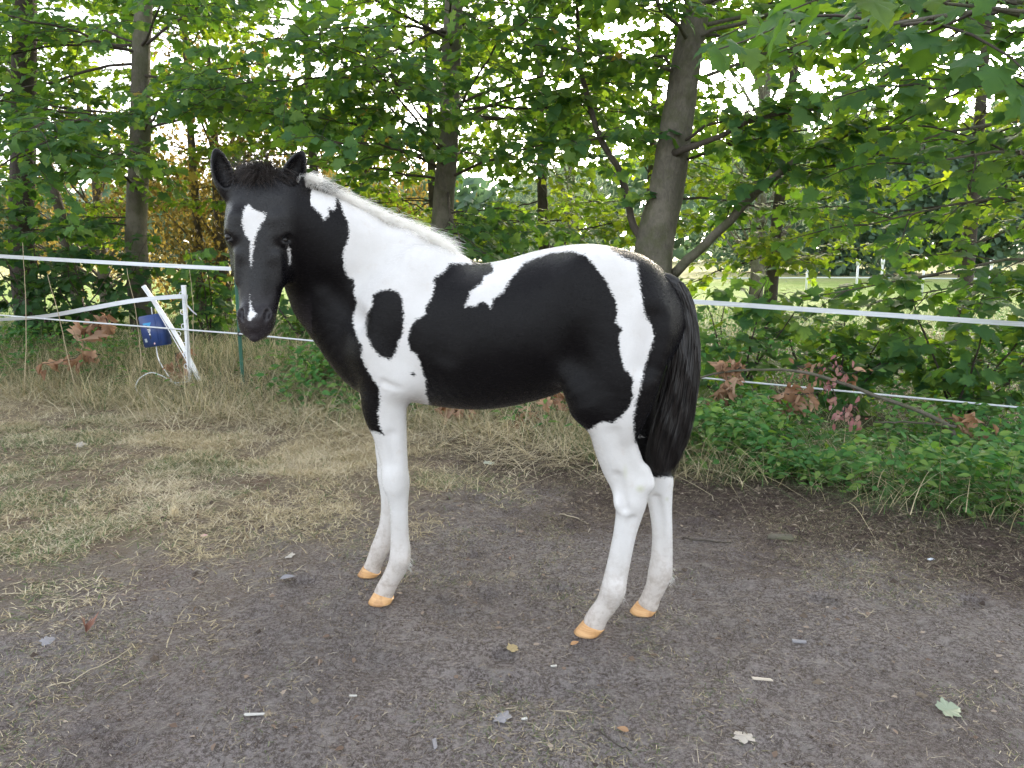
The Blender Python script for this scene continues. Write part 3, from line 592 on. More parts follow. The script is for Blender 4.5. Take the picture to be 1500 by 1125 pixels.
# ---- coat pattern: signed distance (photo pixels) to the outlines of the white areas, near side mirrored to the far side
def sdpoly(P, poly):
    poly = np.asarray(poly, float); d = np.full(len(P), 1e9); ins = np.zeros(len(P), bool)
    for a, b in zip(poly, np.roll(poly, -1, 0)):
        e = b-a; w = P-a; t = np.clip((w@e)/(e@e+1e-9), 0, 1); d = np.minimum(d, np.hypot(*(w-t[:, None]*e).T))
        c = (a[1] > P[:, 1]) != (b[1] > P[:, 1]); xi = a[0]+(P[:, 1]-a[1])*(b[0]-a[0])/((b[1]-a[1]) or 1e-9); ins ^= c & (P[:, 0] < xi)
    return np.where(ins, d, -d)
W0 = [(436, 255), (443, 258), (461, 266), (477, 275), (493, 286), (491, 304), (487, 309), (483, 304), (480, 307), (481, 316), (474, 323), (471, 315), (461, 304), (445, 293), (432, 285), (425, 275)]
W1 = [(496, 284), (497, 293), (501, 307), (510, 328), (512, 344), (505, 360), (503, 376), (505, 395), (511, 407), (519, 409), (518, 427), (523, 445), (517, 461), (517, 480), (530, 507), (529, 525), (540, 548),
      (553, 566), (557, 587), (553, 608), (555, 623), (562, 637), (552, 634), (540, 630), (500, 640), (490, 960), (625, 960), (629, 592), (623, 577), (623, 554), (618, 541), (611, 520), (602, 515), (597, 499), (599, 484), (606, 471), (624, 460),
      (623, 450), (632, 435), (636, 420), (636, 408), (648, 399), (658, 387), (690, 386), (680, 360), (640, 330), (580, 300), (510, 275)]
B1 = [(546, 432), (555, 427), (565, 425), (575, 424), (584, 430), (590, 443), (592, 466), (590, 487), (584, 502), (579, 515), (573, 527), (565, 524), (556, 522), (544, 507), (537, 494), (535, 474), (537, 461), (544, 448)]
W2 = [(716, 375), (720, 388), (722, 398), (708, 405), (706, 415), (689, 427), (680, 449), (697, 449), (704, 442), (712, 444), (719, 452), (722, 438), (737, 427), (747, 410), (766, 386), (789, 377), (809, 370), (836, 368), (857, 375),
      (874, 394), (890, 415), (900, 437), (904, 456), (902, 473), (913, 483), (905, 489), (908, 514), (915, 541), (926, 553), (927, 580), (922, 595), (909, 611), (897, 620), (882, 617), (867, 628), (840, 636), (800, 960), (965, 960), (965, 660),
      (931, 649), (928, 634), (928, 610), (931, 592), (937, 570), (942, 546), (946, 529), (952, 512), (958, 495), (956, 478), (946, 463), (941, 445), (938, 424), (936, 404), (933, 384), (923, 382), (909, 375), (894, 365), (885, 340), (840, 340), (780, 350), (730, 365)]
STAR = [(359, 302), (365, 300), (370, 305), (380, 310), (389, 311), (389, 321), (383, 328), (376, 340), (372.4, 350), (371.3, 362), (369.8, 376), (368, 392), (366, 379), (366.8, 365), (367.5, 353), (360, 343), (354, 330), (353, 321), (356, 310)]
SNIP = [(366, 432), (368.3, 448), (372, 456), (377, 460), (373, 465), (366, 470), (362, 466), (365, 454)]
JAW = [(421.5, 361), (424.5, 365), (426, 382), (424, 387)]
mir = BV.copy(); mir[:, 1] = np.abs(mir[:, 1]); farleg = (BV[:, 1] < -.02) & (BV[:, 2] < .62)
neckhead = BV[:, 0] > .50
mir[neckhead] = BV[neckhead]
px, py, _ = project(to_world(mir)); PP = np.c_[px, py]
sd = np.maximum.reduce([sdpoly(PP, W0), np.minimum(sdpoly(PP, W1), -sdpoly(PP, B1)), sdpoly(PP, W2)])
sd = np.minimum(sd, np.hypot(px-605, py-548)-3.0)
sd = np.maximum(sd, -sdpoly(PP, [(0, 0), (1, 0), (0, 1)])*0-1e9)
hd_far = np.where(BV[:, 1] < -.02, 1, 0)
px2, py2, _ = project(to_world(BV))
sd = np.where(farleg & (BV[:, 0] < 0), np.where(True, py2-699, 0), sd)                 # far hind leg: white below the tail tip
sd = np.where(farleg & (BV[:, 0] > 0), py2-600, sd)
front = (BV-A0)@ax_f > -.11
PH = np.c_[px2, py2]
sdh = np.where(front, np.maximum(sdpoly(PH, STAR), sdpoly(PH, SNIP)), -20); sdh = np.maximum(sdh, np.where((BV-A0)@ax_r > 0, sdpoly(PH, JAW), -20))
ear_m = hr < 240
sd = np.where(is_head & ((BV-A0)@ax_f > -.16), sdh, sd)
# attributes: muzzle zone, lower leg dirt
muz = np.where(is_head, np.clip((hr-415)/60, 0, 1), 0)
def foal_mat():
    t = NT('foal_coat'); o = t.obj()
    v = t.scaled(o, (26, 70, 80), (0, .55, 0)); n1 = t.noise(3.2, 3, .7, v); n2 = t.noise(.28, 3, .5, v)
    e = t.math('ADD', t.math('MULTIPLY', t.math('SUBTRACT', n1, .5), 15.0), t.math('MULTIPLY', t.math('SUBTRACT', n2, .5), 6.0))
    w = t.math('ADD', t.math('MULTIPLY', t.attr('white'), 20.0), e)
    mask = t.math('MULTIPLY', t.math('ADD', w, 1.2), .42, True)
    big = t.noise(5, 3, .5, o); fine = t.noise(9, 3, .65, v)
    white = t.ramp(big, [(.3, (.60, .58, .555)), (.6, (.70, .685, .67))])
    white = t.mix(t.ramp(t.attr('dirt'), [(0, 0.), (1, 1.)]), white, (.56, .50, .45)); white = t.mix(t.math('MULTIPLY', t.ramp(t.noise(22, 4, .7, o), [(.58, 0.), (.75, 1.)]), .25), white, (.50, .42, .34))
    white = t.mix(t.math('MULTIPLY', t.ramp(fine, [(.5, 0.), (.72, 1.)]), .28), white, (.47, .455, .44))
    white = t.mix(t.math('MULTIPLY', t.attr('dirt'), t.ramp(t.noise(38, 4, .7, o), [(.46, 0.), (.64, .8)])), white, (.38, .32, .27))
    white = t.mix(t.attr('stain'), white, (.40, .42, .20))
    black = t.ramp(big, [(.3, (.0022, .002, .0024)), (.7, (.004, .0036, .0042))])
    black = t.mix(t.math('MULTIPLY', t.ramp(fine, [(.4, 0.), (.75, 1.)]), .5), black, (.017, .0145, .0145))
    black = t.mix(t.math('MULTIPLY', t.attr('muzzle'), .8), black, (.033, .028, .031))
    t.col(t.mix(mask, black, white)); t.set(Roughness=.5)
    t.lk(t.ramp(t.noise(2.0, 3, .6, v), [(.25, .17), (.75, .33)]), t.b.inputs['Roughness'])
    t.lk(t.math('ADD', .13, t.math('MULTIPLY', t.attr('face'), .19)), t.b.inputs['Specular IOR Level'])
    t.b.inputs['Sheen Weight'].default_value = .0; t.b.inputs['Sheen Roughness'].default_value = .45
    t.lk(t.math('MULTIPLY', t.math('SUBTRACT', 1.0, mask), .015), t.b.inputs['Sheen Weight'])
    t.b.inputs['Sheen Tint'].default_value = (.75, .8, 1, 1)
    h = t.math('ADD', t.math('MULTIPLY', fine, .5), t.math('MULTIPLY', t.noise(14, 3, .5, o), 1.6)); t.bump(h, .38, .006)
    return t.m
foal = empty('foal', M0, math.atan2(EX[1], EX[0]))
tag(foal, 'black and white pinto foal standing on the dirt with its head turned to the viewer', 'foal')
stain = np.clip(1-np.hypot((px2-938)/9, (py2-716)/7), 0, 1)*.55*(BV[:, 1] > 0)+np.clip(1-np.hypot((px2-916)/5, (py2-691)/14), 0, 1)*.3*(BV[:, 1] > 0)+np.clip(1-np.hypot((px2-977)/4, (py2-731)/5), 0, 1)*.4*(BV[:, 1] < 0)
dirt = np.clip((.34-BV[:, 2])/.30, 0, 1)**1.1
body = link('body', npmesh('foal_body', BV, quads, foal_mat(), True, {'white': np.clip(sd/20, -1, 1), 'muzzle': muz, 'dirt': dirt, 'stain': stain, 'face': is_head*np.clip(((BV-A0)@ax_f+.10)/.08, 0, 1)*np.clip((.125-np.abs((BV-A0)@ax_r))/.04, 0, 1)}), foal)
# hooves
def hoof_mat():
    t = NT('hoof_horn'); o = t.obj(); v = t.scaled(o, (8, 8, 150)); n = t.noise(1.2, 3, .6, v, .5); z = t.noise(30, 4, .7, o)
    c = t.ramp(n, [(.3, (.52, .27, .105)), (.55, (.66, .38, .165)), (.8, (.72, .46, .24))])
    c = t.mix(t.ramp(t.math('ADD', t.math('MULTIPLY', t.attr('tint'), -1.0), t.math('MULTIPLY', z, .5)), [(.12, 0.), (.3, .75)]), c, (.16, .12, .10)); c = t.mix(t.math('MULTIPLY', t.ramp(t.noise(16, 4, .7, t.scaled(o, (1, 1, .4))), [(.52, 0.), (.66, 1.)]), .6), c, (.30, .14, .06))
    c = t.mix(t.ramp(t.math('ADD', t.attr('tint'), t.math('MULTIPLY', z, .7)), [(1.08, 0.), (1.5, 1.)]), c, (.20, .11, .06))
    t.col(c); t.set(Roughness=.5); t.bump(n, .7, .004); return t.m
HM = hoof_mat()
def hoof(toe, heel, c_front, c_back, lat):
    a = to_local(ground(*toe)); b = to_local(ground(*heel)); f = a-b; f[2] = 0; f /= np.linalg.norm(f); s_ = np.array([-f[1], f[0], 0])
    ctop = (U(*c_front, lat)[0]+U(*c_back, lat)[0])/2
    cbot = (a+b)/2; cbot[2] = .002; rows_ = []; tint = []
    for k, (t_, sx, sy) in enumerate(((-.01, .93, .95), (0, 1, 1), (.25, .955, .965), (.5, .91, .93), (.75, .87, .90), (.93, .84, .875), (1.0, .80, .84), (1.08, .70, .74))):
        ce = cbot+(ctop-cbot)*t_
        for j in range(28):
            an = j*2*math.pi/28; ca, sa = math.cos(an), math.sin(an)
            lx = ca*(.046 if ca > 0 else .036); ly = sa*.042*(1 if ca > -.5 else 1.04)
            slant = (t_-.5)*0
            zz = np.array([0, 0, 1.])*(.012*ca*max(t_, 0))
            rows_.append(ce+f*lx*sx+s_*ly*sy+zz); tint.append(max(0, t_)+.12*math.sin(an*2+k))
    n = 28; F = [(k*n+j, k*n+(j+1) % n, (k+1)*n+(j+1) % n, (k+1)*n+j) for k in range(7) for j in range(n)]
    me = npmesh('hoof', np.array(rows_), [np.array(F), np.array([list(range(n))[::-1], list(range(7*n, 8*n))])], HM, True, {'tint': tint})
    return link('hoof', me, foal)
hoof((539, 884), (578, 880), (550, 865), (580, 876), .088); hoof((523, 842), (560, 842), (533, 829), (560, 840), -.088)
hoof((840, 926), (883, 929), (857, 905), (888, 924), .097); hoof((922, 896), (963, 898), (936, 880), (962, 896), -.097)
# eyes
def eye_mat():
    t = NT('eye_ball'); t.col((.006, .004, .003)); t.set(Roughness=.16); t.b.inputs['Specular IOR Level'].default_value = .3; t.b.inputs['Coat Weight'].default_value = .0; t.b.inputs['Coat Roughness'].default_value = .02; return t.m
EM = eye_mat()
def uvsphere(c, r, nu=16, nv_=10):
    V = [(0, 0, 1)]+[(math.sin(math.pi*i/nv_)*math.cos(2*math.pi*j/nu), math.sin(math.pi*i/nv_)*math.sin(2*math.pi*j/nu), math.cos(math.pi*i/nv_)) for i in range(1, nv_) for j in range(nu)]+[(0, 0, -1)]
    q = [(1+(i)*nu+j, 1+(i+1)*nu+j, 1+(i+1)*nu+(j+1) % nu, 1+i*nu+(j+1) % nu) for i in range(nv_-2) for j in range(nu)]
    t = [(0, 1+j, 1+(j+1) % nu) for j in range(nu)]+[(len(V)-1, 1+(nv_-2)*nu+(j+1) % nu, 1+(nv_-2)*nu+j) for j in range(nu)]
    return np.array(V)*r+np.asarray(c), [np.array(q), np.array(t)]
for sg in (-1, 1):
    V, F = uvsphere(hp(sg*38, 347, -.0295), .0150); link('eye', npmesh('eye', V, F, EM), foal)
# hair
def hair_mat(name, c0, c1, rough=.45):
    t = NT(name); c = t.mix(t.attr('tint'), c0, c1); t.col(c); t.set(Roughness=rough); t.b.inputs['Specular IOR Level'].default_value = .5
    tr = t.new('ShaderNodeBsdfTranslucent'); t.lk(c, tr.inputs['Color']); mx = t.new('ShaderNodeMixShader'); mx.inputs[0].default_value = .45 if c1[0] > .5 else .1; t.lk(t.b.outputs[0], mx.inputs[1]); t.lk(tr.outputs[0], mx.inputs[2]); t.lk(mx.outputs[0], t.out.inputs['Surface']); return t.m
def vnormals(V, Q):
    n = np.cross(V[Q[:, 2]]-V[Q[:, 0]], V[Q[:, 3]]-V[Q[:, 1]]); N = np.zeros_like(V)
    for j in range(4): 
        for c in range(3): N[:, c] += np.bincount(Q[:, j], n[:, c], len(V))
    return N/(np.linalg.norm(N, axis=1)[:, None]+1e-12)
BN = vnormals(BV, quads)
if (BN*(BV-BV.mean(0))).sum() < 0: BN = -BN
def grow(root, d0, d1, L, K, jit, curl=.0):
    """strands from root that start along d0 and bend to d1"""
    N = len(root); t = np.linspace(0, 1, K)[None, :, None]
    d0 = d0+rng.normal(size=(N, 3))*jit; d1 = d1+rng.normal(size=(N, 3))*jit
    d0 /= np.linalg.norm(d0, axis=1)[:, None]; d1 /= np.linalg.norm(d1, axis=1)[:, None]
    P = root[:, None]+L[:, None, None]*(t*d0[:, None]*(1-t*.6)+t*t*d1[:, None]*.62)
    if curl: P = P+curl*L[:, None, None]*t*np.sin(t*rng.uniform(4, 9, (N, 1, 1))+rng.uniform(0, 6.28, (N, 1, 1)))*rng.normal(size=(N, 1, 3))*.5
    return P
# short coat hair lying back over the skin
Q0 = rng.integers(0, len(quads), 150000); w4 = rng.dirichlet((1, 1, 1, 1), len(Q0))
def qi(A): return np.einsum('nk,nk...->n...', w4, A[quads[Q0]])
root = qi(BV); nr = qi(BN); nr /= np.linalg.norm(nr, axis=1)[:, None]; wv = qi(sd); leg = np.clip((.62-root[:, 2])/.15, 0, 1)[:, None]; hd_ = qi(is_head.astype(float))[:, None]; mz_ = qi(muz); dt_ = qi(dirt)
fl = (np.array([-1, 0, -.45])*(1-leg)+np.array([-.2, 0, -1])*leg)*(1-hd_)+ax_a*hd_+rng.normal(size=root.shape)*.22
keep_ = rng.random(len(root)) > .9*(leg[:, 0] > .4)
fl -= nr*(fl*nr).sum(1)[:, None]; fl /= np.linalg.norm(fl, axis=1)[:, None]+1e-9; sdw = np.cross(nr, fl)
Lh = (rng.uniform(.007, .015, len(root))*(1-.45*leg[:, 0])*(1-.5*hd_[:, 0]))[:, None]; wh = rng.uniform(.0003, .0008, len(root))[:, None]
Lh = np.where(keep_[:, None], Lh, 1e-4)
V = np.stack([root-sdw*wh-nr*.001, root+sdw*wh-nr*.001, root+fl*Lh+nr*Lh*rng.uniform(.02, .13, len(root))[:, None]], 1).reshape(-1, 3)
link('coat_hair', npmesh('coat_hair', V, np.arange(len(V)).reshape(-1, 3), bpy.data.materials['foal_coat'], False, {'white': np.repeat(np.clip(np.where(wv > 0, wv+2.5, wv-2.5)/20, -1, 1), 3), 'muzzle': np.repeat(mz_, 3), 'dirt': np.repeat(dt_, 3), 'stain': np.zeros(len(V))}), foal)
# mane along the crest
crest = cr([(664, 378, 0), (630, 357, 0), (590, 337, .0), (545, 317, .015), (505, 297, .04), (470, 279, .085), (442, 262, .14)], 8)
CP = np.array([U(x, y+5, l)[0] for x, y, l in crest])
N = 4600; u = rng.uniform(0, len(CP)-1.01, N); i0 = u.astype(int); fr = (u-i0)[:, None]
root = CP[i0]*(1-fr)+CP[i0+1]*fr; tan = CP[0]-CP[-1]; tan /= np.linalg.norm(tan)
root = root+rng.normal(size=(N, 3))*np.array([.004, .011, .003])
up = np.array([.10, 0, 1.]); L = rng.uniform(.060, .125, N)*np.interp(u, [0, 6, 18, len(CP)-1], [.55, 1.05, 1.0, .85])
P = grow(root, up[None]*1.25+tan*.45+rng.normal(size=(N, 1))*np.array([[0, .5, 0]]), tan[None]*1.1+np.array([[0, .35, .05]])+rng.normal(size=(N, 1))*np.array([[0, .5, 0]]), L, 6, .16, .10)
dark = (np.abs(u-40) < 3.2) & (rng.random(N) < .35)
V, F, T = strands(P, rng.uniform(.0005, .0010, N), np.where(dark, rng.uniform(.0, .18, N), rng.uniform(.92, 1, N)))
link('mane', npmesh('mane', V, F, hair_mat('mane_hair', (.02, .02, .02), (.985, .975, .95), .6), False, {'tint': T}), foal)
# forelock
N = 2200; xs = rng.normal(0, 13, N).clip(-28, 28); ys = rng.uniform(243, 262, N)
root = np.array([hp(x+3, y, -.028-.00012*x*x*.5+rng.normal(0, .006)) for x, y in zip(xs, ys)])
fd = ax_r[None]*(xs[:, None]/26)
cl = rng.normal(size=(60, 3))*.45; cid = ((xs+45)/90*59).astype(int)
P = grow(root, -ax_a[None]*.55+fd*.5+ax_f[None]*.7, ax_a[None]*1.5+fd*.7+ax_f[None]*.25+cl[cid]*1.9+rng.normal(size=(N, 1))*ax_r[None]*.35, rng.uniform(.05, .125, N), 8, .34, .02)
V, F, T = strands(P, rng.uniform(.0006, .0010, N), rng.uniform(0, 1, N)**1.5)
BH = hair_mat('dark_hair', (.008, .007, .007), (.075, .054, .042), .42)
link('forelock', npmesh('forelock', V, F, BH, False, {'tint': T}), foal)
# ear fringe
N = 420; sel = np.where(is_head & (hr < 268) & (hr > 222) & ((BV-A0)@ax_f > -.075) & (np.abs((BV-A0)@ax_r) > 40*KH))[0]
ii = rng.choice(sel, N); P = grow(BV[ii], BN[ii]*.6+ax_f[None]*.3, -ax_a[None]*.7+BN[ii]*.3, rng.uniform(.008, .022, N), 4, .3)
V, F, T = strands(P, np.full(N, .0004), rng.uniform(0, 1, N)**2); link('ear_hair', npmesh('ear_hair', V, F, BH, True, {'tint': T}), foal)
# tail
def tailrow(x0, y, x1, lat): return [*U((x0+x1)/2, y, lat)[0], (x1-x0)/2*2.3/FPX]
TR = cr([tailrow(952, 402, 968, 0), tailrow(974, 414, 1000, 0), tailrow(987, 450, 1017, 0), tailrow(987, 490, 1023, .005), tailrow(978, 540, 1024, .01), tailrow(966, 585, 1019, .015), tailrow(955, 625, 1012, .02), tailrow(948, 660, 1001, .02), tailrow(945, 692, 988, .02)], 3)
N = 7000; K = len(TR); ang = rng.uniform(0, 2*math.pi, N); rr = np.sqrt(rng.random(N)); lo_ = rng.uniform(0, 3.2, N)*(rng.random(N) < .75)+rng.uniform(3, 12, N)*(rng.random(N) < .25); K2 = 12
tt = np.linspace(0, 1, K2)[None]; end = np.minimum(K-1.01, K-1-rng.exponential(2.6, N)); w_ = lo_[:, None]+(end-lo_).clip(4)[:, None]*tt; w_ = np.minimum(w_, K-1.001)
i0 = w_.astype(int); fr = (w_-i0)[..., None]; C = TR[i0]*(1-fr)+TR[i0+1]*fr
clump = (ang*7/6.283).astype(int); cph = rng.uniform(0, 6.28, 8)[clump]
wav = .0018*np.sin(w_*.8+cph[:, None])
P = C[..., :3].copy(); Wd = C[..., 3]; wid = rr[:, None]*np.cos(ang)[:, None]
side = np.array([-1, 0, 0.]); P += (wid*Wd)[..., None]*side; P[..., 1] += rr[:, None]*np.sin(ang)[:, None]*np.minimum(Wd*.75, .036)+wav+.003*np.sin(w_*1.7+ang[:, None]*5); P[..., 0] += wav*.9+rng.normal(0, .0025, (N, 1))*tt
V, F, T = strands(P, rng.uniform(.0006, .0011, N), rng.uniform(0, 1, N)**2.2)
TH = hair_mat('tail_hair', (.006, .0055, .006), (.040, .031, .027), .36)
tail = link('tail', npmesh('tail_hair', V, F, TH, False, {'tint': T}), foal)
V, F = tube(TR[:20, :3], np.interp(np.arange(20), [0, 3, 12, 19], [.010, .020, .02, .008]), 10); link('tail_dock', npmesh('tail_dock', V, F, BH, True, {'tint': np.zeros(len(V))}), tail)
# feathering at the fetlocks and chest fur
for (x, y, l) in ((601, 828, .088), (912, 872, .097), (985, 846, -.097)):
    c = U(x, y, l)[0]; N = 70; root = c+rng.normal(size=(N, 3))*np.array([.006, .012, .010])+np.array([.008, 0, 0])
    P = grow(root, np.array([[-.8, 0, -.5]]), np.array([[-.4, 0, -1.]]), rng.uniform(.008, .018, N), 4, .2)
    V, F, T = strands(P, np.full(N, .0006), rng.uniform(.6, 1, N)); link('fetlock_hair', npmesh('fetlock_hair', V, F, bpy.data.materials['mane_hair'], False, {'tint': T}), foal)
# ------------------------------------------------------------------ electric fence
def gz(x, y): return float(height(np.array([x]), np.array([y]))[0])
def on_fence(px_, py_, off=0.0):                     # point of the vertical fence plane
    d = ray(px_, py_); o = np.array([0, 0, CAM_H]); n = np.array([.2385, 1, 0]); t = (6.0-.2385*2.2+off-o@n)/(d@n); return o+d*t
def tape_mat():
    t = NT('fence_tape'); o = t.obj(); s_ = t.scaled(o, (.6, .6, 260)); n = t.noise(2, 2, .5, s_); d = t.noise(7, 4, .7, o)
    c = t.ramp(n, [(.35, (.48, .50, .53)), (.6, (.66, .68, .70))]); c = t.mix(t.math('MULTIPLY', t.ramp(d, [(.5, 0.), (.75, 1.)]), .35), c, (.45, .45, .40)); t.col(c); t.set(Roughness=.6); t.bump(n, .3, .002); return t.m
TAPE = tape_mat()
def ribbon(path, w, th, mat, name, twist=None):
    P = np.array(path, float); n = len(P); T = np.gradient(P, axis=0); T /= np.linalg.norm(T, axis=1)[:, None]; S = np.cross(T, (0, 0, 1)); S /= np.linalg.norm(S, axis=1)[:, None]; Up = np.cross(S, T); tw = np.zeros(n) if twist is None else np.asarray(twist)
    u = Up*np.cos(tw)[:, None]+S*np.sin(tw)[:, None]; s_ = S*np.cos(tw)[:, None]-Up*np.sin(tw)[:, None]
    V = np.stack([P+u*w/2+s_*th, P+u*w/2-s_*th, P-u*w/2-s_*th, P-u*w/2+s_*th], 1).reshape(-1, 3); F = [(i*4+j, i*4+(j+1) % 4, i*4+4+(j+1) % 4, i*4+4+j) for i in range(n-1) for j in range(4)]
    return npmesh(name, V, [np.array(F), np.array([(0, 1, 2, 3), (4*n-1, 4*n-2, 4*n-3, 4*n-4)])], mat, False)
def line(p0, p1, n, sag):
    t = np.linspace(0, 1, n)[:, None]; P = np.asarray(p0)*(1-t)+np.asarray(p1)*t; P[:, 2] -= sag*4*(t*(1-t))[:, 0]; return P
mid = on_fence(343, 394); rid = on_fence(352, 489)
tp = np.vstack([line(on_fence(-420, 345), mid, 30, .02), line(mid, on_fence(2050, 512), 60, .006)[1:]])
tag(link('fence_tape', ribbon(tp, .032, .0009, TAPE, 'fence_tape', .16*np.sin(np.arange(len(tp))*.45)+.12*np.sin(np.arange(len(tp))*.17+1))), 'broad white electric fence tape, the upper strand running behind the foal', 'fence tape')
rp = np.vstack([line(on_fence(-420, 425), rid, 30, .012), line(rid, on_fence(2050, 648), 60, .006)[1:]])
V, F = tube(rp, .0068, 7); tag(link('fence_rope', npmesh('fence_rope', V, F, TAPE)), 'thin white electric rope, the lower strand of the fence', 'fence rope')
def post_mat(name, c, r=.45):
    t = NT(name); o = t.obj(); n = t.noise(8, 4, .7, o); n2 = t.noise(70, 3, .6, o); t.col(t.mix(t.ramp(n, [(.45, 0.), (.75, .5)]), c, [x*.62 for x in c])); t.set(Roughness=r); t.bump(n2, .15, .003); return t.m
WHITEP = post_mat('white_plastic', (.74, .75, .77)); GREENP = post_mat('green_plastic', (.016, .095, .062), .4); BLACKP = post_mat('black_plastic', (.012, .012, .013), .4); BLUE = post_mat('blue_casing', (.028, .060, .20), .38)
# green post behind the muzzle
top = on_fence(344.5, 388, .03); bot = on_fence(357.5, 588, .03); gp = empty('fence_post', bot); tag(gp, 'dark green plastic fence post behind the muzzle of the foal', 'fence post')
def oriented(d, side=(1, 0, 0)):
    d = np.asarray(d, float); d /= np.linalg.norm(d); s_ = np.asarray(side, float); s_ = s_-d*(s_@d); s_ /= np.linalg.norm(s_); return np.stack([s_, np.cross(d, s_), d], 1)
ax_ = top-bot; Lg = np.linalg.norm(ax_); R = oriented(ax_)
mb = MB(); V, F = box((0, 0, Lg/2-.06), (.027, .016, Lg+.12)); mb.add(V@R.T, F); V, F = box((0, -.009, Lg/2), (.006, .006, Lg)); mb.add(V@R.T, F); mb.build('post_shaft', GREENP, gp, False)
for pt in (mid, rid):
    c = pt-bot; mb = MB(); a = np.linspace(0, 2*math.pi, 13)[:-1]
    V, F = tube(c+np.c_[np.cos(a)*.017, np.zeros(12)-.004, np.sin(a)*.017][list(range(12))+[0]], .005, 6); mb.add(V, F); V, F = box(c+(0, .012, 0), (.018, .022, .018)); mb.add(V, F); mb.build('insulator', BLACKP, gp, False)
# white tread-in post and the leaning one
def tread_post(px0, py0, px1, py1, label, bend=0, flip=1, hooks=()):
    b0 = on_fence(px1, py1, .05); t0 = on_fence(px0, py0, .05); root = empty('tread_in_post', b0); tag(root, label, 'fence post', 'white plastic tread-in fence posts')
    n = 9; tt = np.linspace(0, 1, n)[:, None]; P = (t0-b0)*tt; P += np.outer(np.sin(tt[:, 0]*math.pi)*bend, (1, 0, 0)); mb = MB()
    R0 = oriented(t0-b0); Vs = []
    for i, p in enumerate(P):
        w = .015+.0025*(i/n); d_ = .009; Vs.append(p+np.array([(-w, -d_, 0), (w, -d_, 0), (w, d_, 0), (-w, d_, 0)])@np.stack([R0[:, 0], R0[:, 1], R0[:, 2]], 1).T)
    V = np.concatenate(Vs); F = [(i*4+j, i*4+(j+1) % 4, i*4+4+(j+1) % 4, i*4+4+j) for i in range(n-1) for j in range(4)]; mb.add(V, [np.array(F), np.array([(3, 2, 1, 0), (4*n-4, 4*n-3, 4*n-2, 4*n-1)])])
    V, F = box((0, -.011, 0), (.005, .007, 1)); L = np.linalg.norm(t0-b0); V[:, 2] = (V[:, 2]+.5)*L; off = np.outer(np.sin(np.clip(V[:, 2]/L, 0, 1)*math.pi)*bend, (1, 0, 0)); mb.add(V@R0.T+off*(1 if bend == 0 else 1), F)
    mb.build('post_shaft', WHITEP, root, False)
    V, F = box(P[-1], (.034, .026, .014), R0); link('post_cap', npmesh('post_cap', V, F, WHITEP, False), root)
    V, F = tube([P[0]+(0, 0, .02), P[0]+(.004, 0, -.10)], [.006, .003], 6); link('ground_spike', npmesh('ground_spike', V, F, BLACKP), root)
    V, F = box(P[0]+np.array([.03, -.01, .012]), (.075, .03, .012)); link('foot_plate', npmesh('foot_plate', V, F, WHITEP, False), root)
    for h in hooks:
        i = h*(n-1); k = min(int(i), n-2); c = P[k]*(1-i+k)+P[k+1]*(i-k)-R0[:, 0]*.021*flip; c = c-R0[:, 0]*.006*flip; a = np.linspace(0, 2*math.pi, 11); loop = c+np.outer(np.cos(a)*.014, R0[:, 0])+np.outer(np.sin(a)*.020, R0[:, 2])
        V, F = tube(loop, .0036, 5, False); link('rope_hook', npmesh('rope_hook', V, F, WHITEP), root)
    return root
tread_post(269, 419, 280.5, 589, 'upright white plastic tread-in post right of the blue box', 0, 1, (.02, .115, .215, .315, .42, .5, .66, .78, .93))
tread_post(211, 420, 302, 577, 'white plastic tread-in post leaning across the upright one beside the blue box', .035, -1, (.55,))
# slack tape tied to the upright post
e = on_fence(267, 434, .035); sl = cr([at(-150, 476, 6.75), at(-20, 469, 6.6), at(60, 464, 6.45), at(130, 452, 6.25), at(200, 440, 6.1), e, e+(.02, .03, -.02)], 8)
tag(link('slack_tape', ribbon(sl, .036, .0009, TAPE, 'slack_tape', .5*np.sin(np.arange(len(sl))*.13)+.2)), 'slack white tape dipping to the left from the top of the upright white post', 'fence tape')
hw_ = cr([e+(.01, -.012, .02), on_fence(273, 470, .03), on_fence(274, 510, .03), on_fence(276, 540, .03)], 8); tl = cr([on_fence(274, 447, .04), on_fence(281, 455, .06), on_fence(288, 461, .1)], 6)
tag(link('tied_tape', ribbon(hw_, .020, .001, TAPE, 'tied_tape', np.linspace(0, 1.2, len(hw_)))), 'tape end wound down along the upright white post', 'fence tape')
tag(link('tape_tail', ribbon(tl, .012, .001, TAPE, 'tape_tail')), 'short loose tape end sticking out right of the upright white post', 'fence tape')
# blue energiser box
ctr = on_fence(227.5, 484, .12); bx = empty('energiser_box', ctr); tag(bx, 'blue plastic fence energiser box hanging beside the white posts', 'energiser')
rl = math.radians(-9); yw = math.radians(-24); Rz = np.array([[math.cos(yw), -math.sin(yw), 0], [math.sin(yw), math.cos(yw), 0], [0, 0, 1]]); Ry = np.array([[math.cos(rl), 0, math.sin(rl)], [0, 1, 0], [-math.sin(rl), 0, math.cos(rl)]]); RB = Rz@Ry
import bmesh
def bev(name, dims, mat, bevel, taper=1.0, c=(0, 0, 0)):
    bm = bmesh.new(); bmesh.ops.create_cube(bm, size=1)
    for v in bm.verts: v.co = Vector((v.co.x*dims[0]*(taper if v.co.z < 0 else 1), v.co.y*dims[1], v.co.z*dims[2]))
    bmesh.ops.bevel(bm, geom=bm.edges[:]+bm.verts[:], offset=bevel, segments=3, affect='EDGES')
    for v in bm.verts: v.co = Vector(RB@(np.array(v.co)+np.array(c)))
    me = bpy.data.meshes.new(name); bm.to_mesh(me); bm.free(); me.materials.append(mat)
    for p in me.polygons: p.use_smooth = True
    return me
